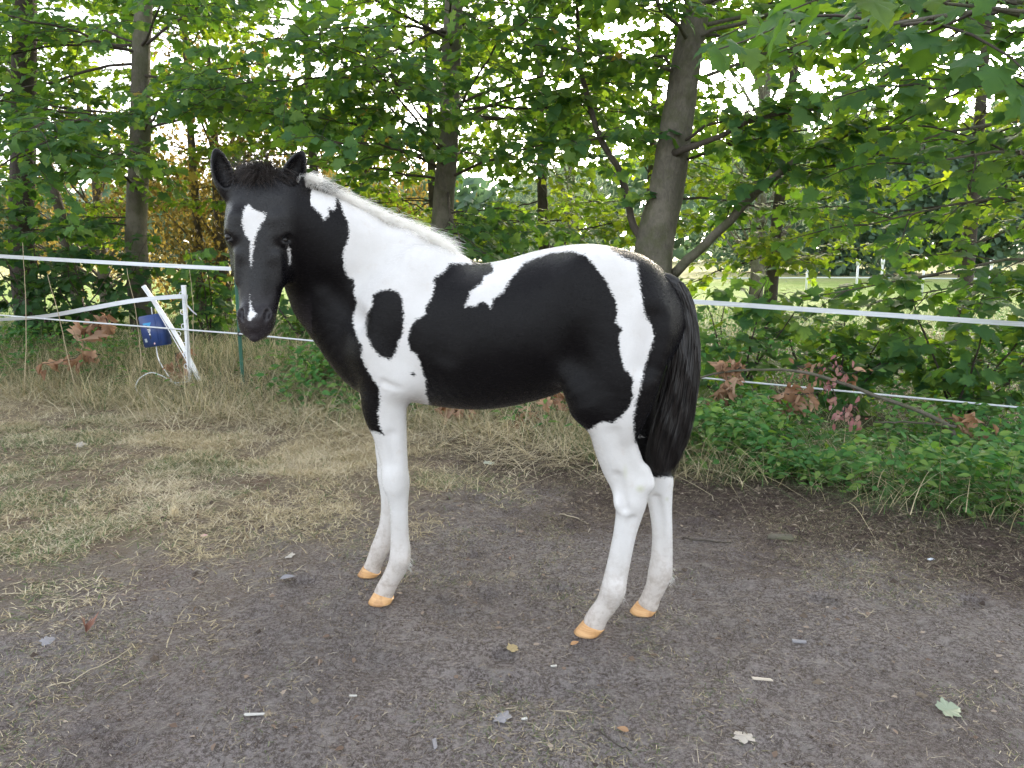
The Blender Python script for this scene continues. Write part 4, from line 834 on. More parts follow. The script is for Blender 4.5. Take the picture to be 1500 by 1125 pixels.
link('casing', bev('casing', (.235, .105, .27), BLUE, .008, .97), bx); link('front_cover', bev('front_cover', (.19, .012, .255), BLUE, .005, .95, (-.010, -.056, 0)), bx)
link('casing_rib', bev('casing_rib', (.012, .012, .22), BLUE, .004, 1, (.102, -.054, -.005)), bx)
def quad_on(name, pts, mat, y): V = np.array([(x, y, z) for x, z in pts])@RB.T; me = npmesh(name, V, np.array([list(range(len(pts)))]), mat, False); return link(name, me, bx)
CYAN = plain('cyan_print', (.05, .30, .58), .4); PRW = plain('white_print', (.75, .75, .75), .5); DKB = plain('dark_print', (.008, .013, .03), .4); GRY = plain('grey_print', (.30, .34, .36), .5)
quad_on('printed_label', [(-.062, .070), (.040, .070), (.020, .040), (-.005, .040), (-.012, .05), (-.055, .055)], CYAN, -.0630)
quad_on('printed_label', [(-.045, .048), (-.012, .058), (.012, .045), (.010, -.06), (-.005, -.075), (-.014, .02)], DKB, -.0626)
for k, (x0, x1, z) in enumerate(((-.018, .020, .018), (-.014, .018, .006), (-.012, .012, -.005))): quad_on('printed_label', [(x0, z), (x1, z), (x1, z-.007), (x0, z-.007)], PRW, -.0636)
a = np.linspace(0, 2*math.pi, 11)[:-1]; quad_on('printed_label', [(.002+.009*math.cos(q), -.028+.009*math.sin(q)) for q in a], PRW, -.0636)
quad_on('printed_label', [(-.075, -.060), (-.045, -.060), (-.040, -.09), (-.070, -.09)], GRY, -.0633)
V, F = uvsphere(RB@np.array([.035, -.055, -.112]), .012, 10, 6); link('terminal_knob', npmesh('terminal_knob', V, F, plain('pink_knob', (.62, .40, .40), .4)), bx)
V, F = tube([RB@np.array([0, 0, .12]), RB@np.array([-.005, .01, .20])], .004, 6); link('hanging_strap', npmesh('hanging_strap', V, F, WHITEP), bx)
def cord(rows, r, name, label, mat=WHITEP):
    P = cr(rows, 8); V, F = tube(P, r, 6); tag(link(name, npmesh(name, V, F, mat)), label, 'cable')
cord([ctr+RB@np.array([0, -.02, -.12]), on_fence(232, 525, .06), on_fence(243, 545, .0), on_fence(257, 562, -.03), on_fence(275, 567, -.02), on_fence(300, 574, .0)], .0042, 'energiser_cable', 'white cable running from the blue box down to the foot of the post')
cord([on_fence(278, 559, .02), on_fence(255, 560, -.02), on_fence(236, 550, -.06), on_fence(220, 546, -.1), on_fence(204, 555, -.15), on_fence(199, 568, -.2), on_fence(207, 579, -.25), on_fence(216, 587, -.3)], .0042, 'ground_cable', 'white cable looping over the dry grass left of the upright post')
# thin white posts of the far fence in the field
for px_, py_, lab_ in ((1253, 437, 'second from the left of the thin white posts far out in the field'), (1289, 434, 'middle one of the five thin white posts far out in the field'), (1447, 438, 'rightmost of the thin white posts far out in the field'), (1350, 433, 'second from the right of the thin white posts far out in the field'), (1180, 434, 'leftmost of the thin white posts far out in the field')):
    g_ = ground(px_, py_); V, F = tube([g_+(0, 0, -.05), g_+(0, 0, 1.0)], .03, 6); V2, F2 = tube([g_+(0, 0, .9), g_+(0, 0, 1.05)], .05, 6)
    root = empty('field_post', g_); tag(root, lab_, 'fence post', 'white posts of the fence across the field'); link('post_shaft', npmesh('post_shaft', V-g_, F, WHITEP), root); link('post_cap', npmesh('post_cap', V2-g_, F2, WHITEP), root)
pf = [at(1040, 408, 24), at(1253, 407, 22.5), at(1450, 409, 21), at(1700, 411, 20)]; V, F = tube(cr(pf, 5), .025, 5); tag(link('field_tape', npmesh('field_tape', V, F, TAPE)), 'white strand of the far fence across the field', 'fence tape')

# ------------------------------------------------------------------ grass, weeds, litter
def blade_mat(name, stops, trans=.3, rough=.6):
    t = NT(name); c = t.ramp(t.attr('tint'), stops); t.col(c); t.set(Roughness=rough); t.b.inputs['Specular IOR Level'].default_value = .3
    tr = t.new('ShaderNodeBsdfTranslucent'); t.lk(c, tr.inputs['Color']); mx = t.new('ShaderNodeMixShader'); mx.inputs[0].default_value = trans; t.lk(t.b.outputs[0], mx.inputs[1]); t.lk(tr.outputs[0], mx.inputs[2]); t.lk(mx.outputs[0], t.out.inputs['Surface']); return t.m
STRAW = blade_mat('straw_blade', [(0, (.11, .17, .06)), (.28, (.17, .21, .085)), (.34, (.40, .32, .18)), (.7, (.58, .49, .32)), (.9, (.74, .66, .48)), (1, (.20, .12, .06))])
GRASS = blade_mat('grass_blade', [(0, (.05, .11, .035)), (.5, (.09, .16, .05)), (.75, (.17, .21, .075)), (.8, (.46, .38, .21)), (1, (.70, .60, .40))])
LITT = blade_mat('litter_bits', [(0, (.035, .026, .022)), (.4, (.09, .065, .05)), (.6, (.19, .15, .11)), (.85, (.36, .30, .22)), (1, (.50, .45, .36))], .1, .8)
LITTLEAF = leaf_mat('leaf_scrap', (.14, .095, .07), (.27, .20, .15), (.40, .33, .26), .1, (1, .9, .8), .8)
def blades(root, L, W, lean, az, tint, seg=3, droop=.5):
    N = len(root); t = np.linspace(0, 1, seg+1)[None, :, None]; h = np.c_[np.cos(az), np.sin(az), np.zeros(N)][:, None]; up = np.array([0, 0, 1.])
    s_ = np.sin(lean)[:, None, None]; c_ = np.cos(lean)[:, None, None]; Lr = L[:, None, None]; dr = np.broadcast_to(np.asarray(droop), (N,))[:, None, None]
    P = root[:, None]+Lr*(t*(h*s_+up*c_)+t*t*dr*(h*.7-up*.75)); side = np.cross(h[:, 0], up)[:, None]; w = (W[:, None, None]*(1-t**1.5*.92))/2
    V = np.concatenate([P-side*w, P+side*w], 2).reshape(N, (seg+1)*2, 3)
    zg = height(V[..., 0], V[..., 1]); V[..., 2] = np.maximum(V[..., 2], zg+.001+.002*rng.random((N, 1)))
    F = np.array([(2*k, 2*k+1, 2*k+3, 2*k+2) for k in range(seg)]); F = (F[None]+(np.arange(N)*(seg+1)*2)[:, None, None]).reshape(-1, 4)
    return V.reshape(-1, 3), F, np.repeat(tint, (seg+1)*2)
def sow(n, xlo, xhi, ylo, yhi, dens, wf=True):
    out = []
    while sum(map(len, out)) < n:
        y = ylo+(yhi-ylo)*rng.random(n); x = xlo+(xhi-xlo)*rng.random(n); k = (rng.random(n) < dens(x, y)) & (np.abs(x) < y*.80+.45); out.append(np.c_[x[k], y[k]])
    p = np.concatenate(out)[:n]; return np.c_[p, height(p[:, 0], p[:, 1])]
def patchy(x, y, s_, seed, lo=.42, hi=.6): return np.clip((fbm(x*s_, y*s_, seed)-lo)/(hi-lo), 0, 1)
def stuff(name, mat, label, cat, V, F, T): tag(link(name, npmesh(name, V, F, mat, False, {'tint': T})), label, cat, kind='stuff')
# short dry grass on the left
n = 120000; r0 = sow(n, -6, .9, 1.7, 7.2, lambda x, y: straw_zone(x, y)**1.1*(.08+.92*patchy(x, y, 3.2, 31, .42, .66))*(y < bank_y(x)+.3)*(.35+.65*np.clip((y-1.7)/2.2, 0, 1)))
tn = np.clip(.62-.55*(patchy(r0[:, 0], r0[:, 1], 1.1, 33, .45, .62) > rng.random(n))*(rng.random(n) < .42)+rng.normal(size=n)*.17, 0, 1)
tn = np.where((patchy(r0[:, 0], r0[:, 1], 2.6, 37, .5, .6) > rng.random(n)) & (tn > .36), np.clip(tn+.28, 0, .93), tn)
V, F, T = blades(r0, rng.uniform(.025, .085, n)*np.clip(r0[:, 1]/4.2, .5, 1), rng.uniform(.0022, .0048, n), rng.uniform(.6, 1.5, n), rng.uniform(0, 6.28, n), tn, 3, rng.uniform(.2, .7, n)); stuff('dry_grass', STRAW, 'short dry trampled grass over the left of the yard', 'grass', V, F, T)
# sparse grass and moss on the bare dirt
n = 26000; r0 = sow(n, -2.2, 3.6, 1.3, 5.2, lambda x, y: patchy(x, y, 2.3, 51, .55, .68)*(y < bank_y(x)))
V, F, T = blades(r0, rng.uniform(.008, .028, n), rng.uniform(.001, .0026, n), rng.uniform(.4, 1.4, n), rng.uniform(0, 6.28, n), np.clip(rng.beta(1.1, 1.6, n), 0, 1), 2, .4); stuff('sparse_grass', STRAW, 'thin tufts of grass and moss on the bare dirt', 'grass', V, F, T)
# tiny straw and twig litter everywhere
n = 90000; r0 = sow(n, -3.5, 4, 1.25, 5.6, lambda x, y: (.25+.75*mulch_zone(x, y)+.3*patchy(x, y, 4, 61))*(y < bank_y(x)+.25)*(.3+.7*np.clip((y-1.2)/2, 0, 1)))
r0[:, 2] += .002; mz = mulch_zone(r0[:, 0], r0[:, 1]); tl_ = np.clip(rng.beta(1.6, 1.5, n)-.25*mz*(rng.random(n) < .7), 0, 1)
V, F, T = blades(r0, rng.uniform(.006, .034, n)*(1+.6*mz), rng.uniform(.0009, .0030, n)*(1+.5*mz), rng.uniform(1.25, 1.57, n), rng.uniform(0, 6.28, n), tl_, 2, rng.uniform(-.1, .25, n)); stuff('ground_litter', LITT, 'straw, bark and twig litter strewn over the dirt', 'litter', V, F, T)
# torn bits of dead leaf pressed into the dirt
n = 2600; r0 = sow(n, -3.5, 3.8, 1.25, 5.4, lambda x, y: (.3+.7*mulch_zone(x, y)+.4*patchy(x, y, 3, 63))*(y < bank_y(x)+.1)*(.3+.7*np.clip((y-1.2)/2, 0, 1))); r0[:, 2] += .004
D = np.c_[rng.normal(size=(n, 2)), rng.uniform(-.1, .3, n)]; Nn = np.c_[rng.normal(size=(n, 2))*.35, np.ones(n)]
tag(link('leaf_scraps', leaves_mesh('leaf_scraps', [RHOMB, OVATE, SLIM], r0, D, Nn, rng.uniform(.008, .026, n), LITTLEAF)), 'torn scraps of dead leaves pressed into the dirt', 'litter', kind='stuff')
n = 1500; r0 = sow(n, -3, 4, 1.25, 5.2, lambda x, y: (.35+.65*mulch_zone(x, y))*(y < bank_y(x))*(.3+.7*np.clip((y-1.2)/2, 0, 1))); r0[:, 2] += .004
V, F, T = blades(r0, rng.uniform(.03, .10, n), rng.uniform(.0012, .0030, n), rng.uniform(1.35, 1.57, n), rng.uniform(0, 6.28, n), rng.uniform(.25, .95, n), 4, rng.uniform(-.05, .2, n)); stuff('fine_twigs', LITT, 'thin twigs and long straws lying on the dirt', 'litter', V, F, T)
# small stones and clods
n = 5200; r0 = sow(n, -3, 3.6, 1.25, 5, lambda x, y: (y < bank_y(x))*(.3+.7*np.clip((y-1.2)/2, 0, 1))); sz = rng.uniform(.0015, .006, n)*(1+2*(rng.random(n) < .03)); O = np.array([(1, 0, 0), (-1, 0, 0), (0, 1, 0), (0, -1, 0), (0, 0, .7), (0, 0, -.7)]); OF = np.array([(0, 2, 4), (2, 1, 4), (1, 3, 4), (3, 0, 4), (2, 0, 5), (1, 2, 5), (3, 1, 5), (0, 3, 5)])
V = r0[:, None]+O[None]*sz[:, None, None]*rng.uniform(.6, 1.5, (n, 6, 1)); F = (OF[None]+(np.arange(n)*6)[:, None, None]).reshape(-1, 3); stuff('dirt_clods', LITT, 'crumbs of soil and grit on the dirt', 'soil', V.reshape(-1, 3), F, np.repeat(rng.uniform(.15, .8, n), 6))
# long tangled grass along the bank and under the fence
band = lambda x, y: np.clip((y-bank_y(x)+.30+.35*(fbm(x*3, y*3, 71)-.5))/.4, 0, 1)*(y < fence_y(x)+1.6)
n = 44000; r0 = sow(n, -7.5, 1.2, 3.6, 8.8, lambda x, y: band(x, y)*(.4+.6*patchy(x, y, 2.2, 73)))
V, F, T = blades(r0, rng.uniform(.12, .50, n), rng.uniform(.002, .0050, n), np.where(rng.random(n) < .5, rng.uniform(.1, .8, n), rng.uniform(.6, 1.5, n)), rng.uniform(0, 6.28, n), np.clip(np.where(rng.random(n) < .66, rng.uniform(.76, 1, n), rng.uniform(0, .8, n)), 0, 1), 4, rng.uniform(.2, .9, n)); stuff('bank_grass', GRASS, 'tangled long grass half dry along the bank', 'grass', V, F, T)
n = 7000; r0 = sow(n, .6, 5.5, 2.2, 6.2, lambda x, y: band(x, y)*(.2+.8*patchy(x, y, 2.2, 75)))
V, F, T = blades(r0, rng.uniform(.10, .34, n), rng.uniform(.002, .0042, n), rng.uniform(.2, 1.2, n), rng.uniform(0, 6.28, n), np.clip(np.where(rng.random(n) < .25, rng.uniform(.76, 1, n), rng.uniform(0, .7, n)), 0, 1), 4, rng.uniform(.2, .9, n)); stuff('verge_grass', GRASS, 'green grass among the weeds at the right edge of the yard', 'grass', V, F, T)
# pale straw lying tangled over the bank edge
n = 9000; r0 = sow(n, -7.5, 1.1, 3.8, 7.8, lambda x, y: np.clip(1.2-np.abs(y-bank_y(x)-.12)/.75, 0, 1)*(.25+.75*patchy(x, y, 1.7, 91))); r0[:, 2] += rng.uniform(0, .16, n)**1.4
V, F, T = blades(r0, rng.uniform(.14, .48, n), rng.uniform(.0022, .0052, n), rng.uniform(1.0, 1.7, n), rng.uniform(0, 6.28, n), rng.uniform(.55, .97, n), 4, rng.uniform(-.1, .55, n)); stuff('matted_straw', STRAW, 'pale matted straw lying over the edge of the bank', 'straw', V, F, T)
n = 2000; r0 = sow(n, .7, 5.5, 2.2, 5.6, lambda x, y: np.clip((y-bank_y(x)+.25)/.3, 0, 1)*(y < np.minimum(bank_y(x)+1.9, fence_y(x)-.2))*patchy(x, y, 2.4, 93)); r0[:, 2] += rng.uniform(0, .08, n)
V, F, T = blades(r0, rng.uniform(.20, .50, n), rng.uniform(.0022, .0050, n), rng.uniform(.2, 1.2, n), rng.uniform(0, 6.28, n), np.where(rng.random(n) < .35, rng.uniform(.78, 1, n), rng.uniform(.15, .72, n)), 5, rng.uniform(.3, 1.0, n)); stuff('arching_grass', GRASS, 'long arching grass blades standing among the verge weeds', 'grass', V, F, T)
# coarse twig and bark mulch along the verge
n = 9000; r0 = sow(n, -1.0, 4.2, 2.2, 5.6, lambda x, y: mulch_zone(x, y)**1.2*(y < bank_y(x)+.12)); r0[:, 2] += .003+rng.uniform(0, .008, n)
V, F, T = blades(r0, rng.uniform(.015, .055, n), rng.uniform(.0016, .005, n), rng.uniform(1.2, 1.57, n), rng.uniform(0, 6.28, n), np.clip(rng.beta(1.3, 2.2, n), 0, 1), 2, rng.uniform(-.1, .3, n)); stuff('bark_mulch', LITT, 'dark brown twig and bark mulch along the verge', 'mulch', V, F, T)
# meadow beyond the fence
n = 26000; r0 = sow(n, -12, 12, 6.2, 17, lambda x, y: (y > fence_y(x)+.6)*np.clip(1.3-y/15, .15, 1))
V, F, T = blades(r0, rng.uniform(.15, .42, n), rng.uniform(.004, .010, n), rng.uniform(.1, .9, n), rng.uniform(0, 6.28, n), np.clip(np.where(rng.random(n) < .2, rng.uniform(.76, 1, n), rng.uniform(.2, .78, n)), 0, 1), 3, rng.uniform(.2, .7, n)); stuff('meadow_grass', GRASS, 'meadow grass under and beyond the trees', 'grass', V, F, T)
# low leafy ground cover on the right verge and along the bank
def cover(name, n, xl, xh, yl, yh, dens, zmax, size, mat, label, shape, seed):
    r0 = sow(n, xl, xh, yl, yh, dens); z = rng.random(n)**.8*zmax*(.35+.65*patchy(r0[:, 0], r0[:, 1], 2.0, seed, .35, .65)); r0[:, 2] += .015+z
    D = np.c_[rng.normal(size=(n, 2)), rng.uniform(-.6, .35, n)]; Nn = np.c_[rng.normal(size=(n, 2))*.45, np.ones(n)]; Nn[:, 1] -= .35
    tag(link(name, leaves_mesh(name, shape, r0, D, Nn, size*rng.uniform(.55, 1.3, n), mat)), label, 'ground cover', kind='stuff')
cover('verge_weeds', 9500, .75, 5, 2.3, 5.8, lambda x, y: (.3+.7*patchy(x, y, 2.8, 79, .4, .52))*np.clip((y-bank_y(x)+.08+.5*(fbm(x*3, y*3, 71)-.5))/.25, 0, 1)*(y < np.minimum(bank_y(x)+2.0, fence_y(x)-.30)), .34, .056, LM['lush'], 'low bright green weeds crowding the right verge', [OVATE], 81)
cover('bank_weeds', 7500, -7.5, 1.0, 4.0, 8.0, lambda x, y: np.interp(x, [-7, -3.4, -3, -1.9, -1.5], [.8, .6, .15, .15, 1])*np.clip((y-bank_y(x)-.05)/.4, 0, 1)*(y < fence_y(x)+1.2)*patchy(x, y, 1.6, 83), .34, .07, LM['lush'], 'nettles and weeds growing through the bank grass', [OVATE], 85)
cover('under_fence_brush', 9000, .3, 6.2, 4.4, 8.2, lambda x, y: np.clip((y-fence_y(x)-.1)/.5, 0, 1)*(.3+.7*patchy(x, y, 1.3, 87)), .72, .055, LM['lush'], 'leafy brush below the trees on the right', [OVATE, RHOMB], 89)
# ---- single plants
OV_SHARED = shared_leaves('weed_leaf', [OVATE], [LM['lush']], 8); DEAD_SHARED = shared_leaves('dead_leaf', DEADS+CRUMPLED[:1]+DEADS, [LM['brown']], 9); PINK_SHARED = shared_leaves('pink_leaf', [OVATE], [LM['pink']], 6); BUSH_SHARED = shared_leaves('shrub_leaf', MAPLES, [LM['bush']], 8)
STEM = blade_mat('plant_stem', [(0, (.08, .12, .04)), (.5, (.15, .15, .06)), (1, (.30, .22, .13))], .05)
def plant(name, label, cat, x, y, h, npairs, size, shared, group, lean=.12, spread=.12, whorl=2):
    z = gz(x, y); root = empty(name, (x, y, z)); tag(root, label, cat, group); az = rng.uniform(0, 6.28); ld = np.array([math.cos(az), math.sin(az)])*lean*h
    pts = np.array([(0, 0, -.02), (ld[0]*.2, ld[1]*.2, h*.4), (ld[0]*.6, ld[1]*.6, h*.75), (ld[0], ld[1], h)]); C = cr(pts, 4); V, F = tube(C, np.linspace(.0035, .0012, len(C)), 5); link('stem', npmesh('stem', V, F, STEM, True, {'tint': np.full(len(V), rng.random()*.6)}), root)
    P = []; D = []; Nn = []; S = []
    for k in range(npairs):
        u = .25+.75*(k+.6)/npairs; i = int(u*(len(C)-1)); a0 = k*1.571+rng.normal()*.3
        for j in range(whorl):
            a1 = a0+j*2*math.pi/whorl+rng.normal()*.25; d = np.array([math.cos(a1), math.sin(a1), rng.uniform(-.45, .25)]); P.append(C[i]+d*rng.uniform(.01, .02)+np.array(root.location)); D.append(d); Nn.append((d[0]*.4, d[1]*.4-.2, 1)); S.append(size*(1.15-.5*u)*rng.uniform(.75, 1.2))
    leaf_parts(root, shared, np.array(P), np.array(D), np.array(Nn), np.array(S)); return root
k = 0
spots = []
while len(spots) < 34:
    x = rng.uniform(.85, 3.2); y = bank_y(x)+rng.uniform(.0, 1.1)
    if abs(x) < y*.72 and all((x-a)**2+(y-b)**2 > .018 for a, b in spots): spots.append((x, y))
for x, y in spots: plant('verge_weed', 'bright green weed with oval leaves on the verge right of the hind legs', 'weed', x, y, rng.uniform(.12, .36), rng.integers(3, 5), rng.uniform(.05, .078), OV_SHARED, 'green weeds on the right verge', .2)
spots = []
while len(spots) < 34:
    x = rng.uniform(-4.6, .9); y = bank_y(x)+rng.uniform(.1, .9)
    if -3.1 < x < -2.0: continue
    if abs(x) < y*.72 and all((x-a)**2+(y-b)**2 > .04 for a, b in spots): spots.append((x, y))
for x, y in spots: plant('nettle', 'nettle with toothed green leaves rising from the bank grass', 'nettle', x, y, rng.uniform(.22, .5), rng.integers(4, 7), rng.uniform(.06, .085), OV_SHARED, 'nettles along the bank')
def dead_clump(label, px_, py_, Y, n, w, h, size, shared=DEAD_SHARED, name='dead_branch', cat='dead leaves', group='clumps of withered brown leaves'):
    c = at(px_, py_, Y); root = empty(name, c); tag(root, label, cat, group); mb = MB(); P = []; D = []; Nn = []
    for j in range(max(3, n//7)):
        e = c+np.array([rng.normal()*w, rng.normal()*.08, rng.normal()*h]); L = wobble(np.linspace(c+np.array([rng.normal()*w*.5, .05, h*.8]), e, 6), .012, rng.integers(1e9)); V, F = tube(L-c, np.linspace(.005, .002, 6), 5); mb.add(V, F)
        for q in range(7): P.append(L[rng.integers(1, 6)]+rng.normal(size=3)*.03); D.append((rng.normal()*.8, rng.normal()*.7-.2, -1+rng.normal()*.6)); Nn.append(rng.normal(size=3)+(0, -.8, 0))
    tag(mb.build('twigs', TWIG, root), kind='stuff'); leaf_parts(root, shared, np.array(P), np.array(D, float), np.array(Nn), size*1.2*rng.uniform(.6, 1.2, len(P)))
dead_clump('hanging clump of withered brown leaves just right of the tail', 1062, 598, 4.7, 42, .10, .09, .075)
dead_clump('withered brown leaves under the lower rope right of the first clump', 1165, 592, 4.5, 28, .11, .06, .085)
dead_clump('withered brown leaves at the upper end of the arched dead branch', 1085, 548, 4.8, 14, .10, .03, .07)
dead_clump('withered brown leaves on the middle of the arched dead branch', 1185, 548, 4.7, 21, .12, .05, .06)
dead_clump('withered brown leaves at the lower right end of the dead branch', 1392, 632, 4.2, 21, .10, .06, .06)
dead_clump('withered brown leaves in the bank grass left of the blue box', 118, 530, 6.3, 14, .20, .06, .09)
dead_clump('withered brown leaves on the ground below the blue box', 255, 530, 6.25, 21, .14, .09, .08)
dead_clump('brown leaves hanging behind the slack tape left of the blue box', 143, 480, 6.5, 14, .10, .10, .09)
dead_clump('brown leaves under the belly behind the near fore leg', 665, 605, 5.0, 21, .20, .05, .075)
dead_clump('brown leaves under the belly towards the hind legs', 752, 618, 4.9, 21, .14, .05, .07)
dead_clump('brown leaves showing at the flank between belly and thigh', 822, 585, 4.9, 21, .08, .05, .07)
for (px_, py_, Y, n, lab) in ((1240, 612, 4.2, 35, 'pinkish weed drooping in front of the dead branch, the lowest of the pink ones'), (1218, 572, 4.4, 21, 'pinkish weed sprig just below the lower rope'), (1236, 545, 4.5, 21, 'pinkish weed sprig reaching above the lower rope')):
    dead_clump(lab, px_, py_, Y, n, .045, .05, .038, PINK_SHARED, 'pink_weed', 'weed', 'pink tinged weeds on the right verge')
def stick(name, rows, r0, r1, label, mat=BARKD, cat='branch', sides=7):
    C = cr(rows, 6); C = wobble(C, .0025, rng.integers(1e9)); V, F = tube(C, np.linspace(r0, r1, len(C)), sides); tag(link(name, npmesh(name, V, F, mat)), label, cat)
stick('arched_branch', [at(1005, 560, 5.0), at(1050, 545, 4.85), at(1100, 540, 4.75), at(1165, 541, 4.6), at(1240, 562, 4.45), at(1320, 592, 4.3), at(1385, 622, 4.15), at(1400, 655, 4.1)], .006, .014, 'long dead branch arching over the weeds behind the lower rope', BARK)
stick('dead_stick', [at(1280, 618, 4.4), at(1340, 617, 4.3), at(1400, 625, 4.1)], .005, .008, 'short dead stick lying across the weeds under the arched branch', BARK)
for (x0, y0, x1, y1, Y, lab) in ((33, 355, 28, 505, 6.2, 'tall dry stalk standing before the dark trunk at the left edge'), (70, 402, 103, 492, 6.15, 'curved dry stalk in front of the slack tape'), (186, 392, 199, 445, 6.3, 'thin dry stalk in front of the slender maple trunk'), (277, 395, 277, 470, 6.3, 'dry stalk just right of the top of the upright white post')):
    a = at(x0, y0, Y); b = at(x1, y1, Y); b[2] = min(b[2], gz(b[0], b[1])+.02); stick('dry_stalk', [a, a*.6+b*.4+np.array([.02, 0, 0]), b], .002, .004, lab, plain('dry_stalk', (.42, .34, .22), .7), 'stalk', 5)
# shrubs and saplings between the fence and the trees
def shrub(name, label, px_, Y, h, w, n, size, mat, shared, nparts, group, shapes=MAPLES, nst=7):
    p = xyz(px_, Y, 0); base = np.array([p[0], Y, gz(p[0], Y)]); root = empty(name, base); tag(root, label, 'shrub', group); c = Crown(); mb = MB()
    for k in range(nst):
        az = rng.uniform(0, 6.28); e = base+np.array([math.cos(az)*w*rng.uniform(.3, 1), math.sin(az)*w*.6, h*rng.uniform(.6, 1)]); L = wobble(np.linspace(base+(0, 0, -.05), e, 8), .02, rng.integers(1e9)); V, F = tube(L-base, np.linspace(.012, .003, 8), 5); mb.add(V, F)
        for j in range(n//nst):
            i = rng.integers(2, 8); d = np.array([rng.normal(), rng.normal()-.2, rng.uniform(-.5, .5)]); d /= np.linalg.norm(d); c.twig(L[i], d, rng.uniform(.15, .4)*max(w, .5), .003, size, .07)
    tag(mb.build('stems', TWIG, root), kind='stuff'); c.finish(root, shapes, shared, mat, nparts)
G_ = 'shrubs between the fence and the trees'
shrub('dark_shrub', 'dark shrub at the left edge in front of the dark trunk', 60, 8.0, 1.5, 1.0, 110, .10, LM['bush'], BUSH_SHARED, 60, G_)
shrub('dark_shrub', 'dark shrub between the dark trunk and the slender maple', 140, 8.3, 1.25, .8, 80, .10, LM['bush'], BUSH_SHARED, 40, G_)
shrub('dark_shrub', 'shrub behind the white posts between blue box and muzzle', 300, 8.0, 1.1, .8, 80, .10, LM['maple'], BUSH_SHARED, 40, G_)
shrub('leafy_shrub', 'shrub seen below the jaw in front of the chest', 450, 7.6, 1.1, .9, 80, .10, LM['maple'], ML_SHARED, 40, G_)
shrub('leafy_shrub', 'low yellow green maple bush above the back of the foal', 760, 8.2, 1.55, 1.0, 110, .12, LM['maple'], ML_SHARED, 60, G_)
shrub('leafy_shrub', 'leafy bush just right of the tail behind the upper tape', 1080, 6.0, 1.15, .7, 70, .11, LM['maple'], ML_SHARED, 50, G_)
shrub('leafy_shrub', 'leafy bush in the middle of the right fence span', 1240, 5.9, 1.0, .8, 70, .12, LM['maple'], ML_SHARED, 50, G_)
shrub('leafy_shrub', 'leafy bush at the right edge behind the upper tape', 1430, 5.4, 1.05, .9, 85, .12, LM['maple'], ML_SHARED, 60, G_)
# single leaves, chips and twigs lying on the dirt
def fallen(name, label, px_, py_, size, shape, mat, az, tilt=.15, cat='fallen leaf', tint=.4):
    p = ground(px_, py_); p[2] = gz(p[0], p[1])+.010; V, F = shape; d = np.array([[math.cos(az), math.sin(az), tilt]]); R = frames(d, np.array([[rng.normal()*.2, -.25, 1.]]))[0]
    o = link(name, npmesh(name, (V-[0, .35, 0])@R.T*size, F, mat, False, {'tint': np.full(len(V), tint)}), None, p); tag(o, label, cat)
PALE = plain('pale_dead_leaf', (.40, .36, .31), .8); GREYL = plain('grey_dead_leaf', (.24, .23, .24), .8); GRNL = plain('fresh_green_leaf', (.24, .28, .19), .5); PINKL = plain('pinkish_leaf', (.55, .34, .30), .7); CHIP = plain('pale_chip', (.50, .48, .44), .6)
fallen('fallen_leaf', 'pale green fallen leaf at the lower right', 1390, 1042, .058, MAPLES[2], GRNL, .2)
fallen('fallen_leaf', 'grey brown maple leaf near the bottom edge right of the middle', 1090, 1079, .052, MAPLES[1], PALE, 1.9)
fallen('fallen_leaf', 'crumpled dark maple leaf at the bottom below the belly', 735, 1058, .048, MAPLES[3], GREYL, 2.4)
fallen('fallen_leaf', 'small yellowish leaf left of the near hind hoof', 751, 954, .035, MAPLES[2], plain('ochre_leaf', (.34, .26, .13), .8), .9)
fallen('fallen_leaf', 'pale leaf on the dry grass far left of the fore legs', 119, 654, .065, MAPLES[0], PALE, .4)
fallen('fallen_leaf', 'whitish green leaf on the brown mulch behind the belly', 717, 680, .065, MAPLES[0], plain('whitish_leaf', (.46, .50, .42), .7), 1.0)
fallen('fallen_leaf', 'grey slender leaf on the dirt left of the fore hooves', 418, 852, .055, OVATE, GREYL, .3)
fallen('fallen_leaf', 'small pale leaf above the slender grey one', 424, 816, .042, MAPLES[3], PALE, 2.8)
fallen('fallen_leaf', 'small pink leaf on the dry grass', 298, 789, .035, OVATE, PINKL, .1)
fallen('fallen_leaf', 'grey curled leaf at the lower left edge of the dry grass', 70, 942, .042, MAPLES[1], GREYL, .8)
fallen('fallen_leaf', 'reddish brown leaf right of the grey curled one', 126, 930, .04, CRUMPLED[2], plain('reddish_leaf', (.26, .13, .09), .8), 2.2)
fallen('fallen_leaf', 'orange brown leaf in front of the near hind hoof', 840, 946, .032, OVATE, plain('orange_leaf', (.40, .22, .10), .8), .5)
fallen('fallen_leaf', 'brown curled leaf between the fore and hind legs', 747, 817, .05, CRUMPLED[1], plain('brown_leaf', (.23, .13, .09), .8), 1.3)
fallen('fallen_leaf', 'small brown leaf at the bottom right of the middle', 915, 1075, .032, OVATE, plain('brown_leaf', (.32, .19, .10), .8), 2.8)
fallen('burdock_leaf', 'large pale green leaf lying at the foot of the upright white post', 284, 581, .16, OVATE, plain('pale_green_leaf', (.26, .36, .26), .6), .1, .2, 'leaf')
fallen('fallen_leaf', 'small bright yellow leaf beside the foot of the leaning white post', 294, 574, .05, OVATE, plain('bright_yellow_leaf', (.60, .44, .05), .5), 1.2, .5)
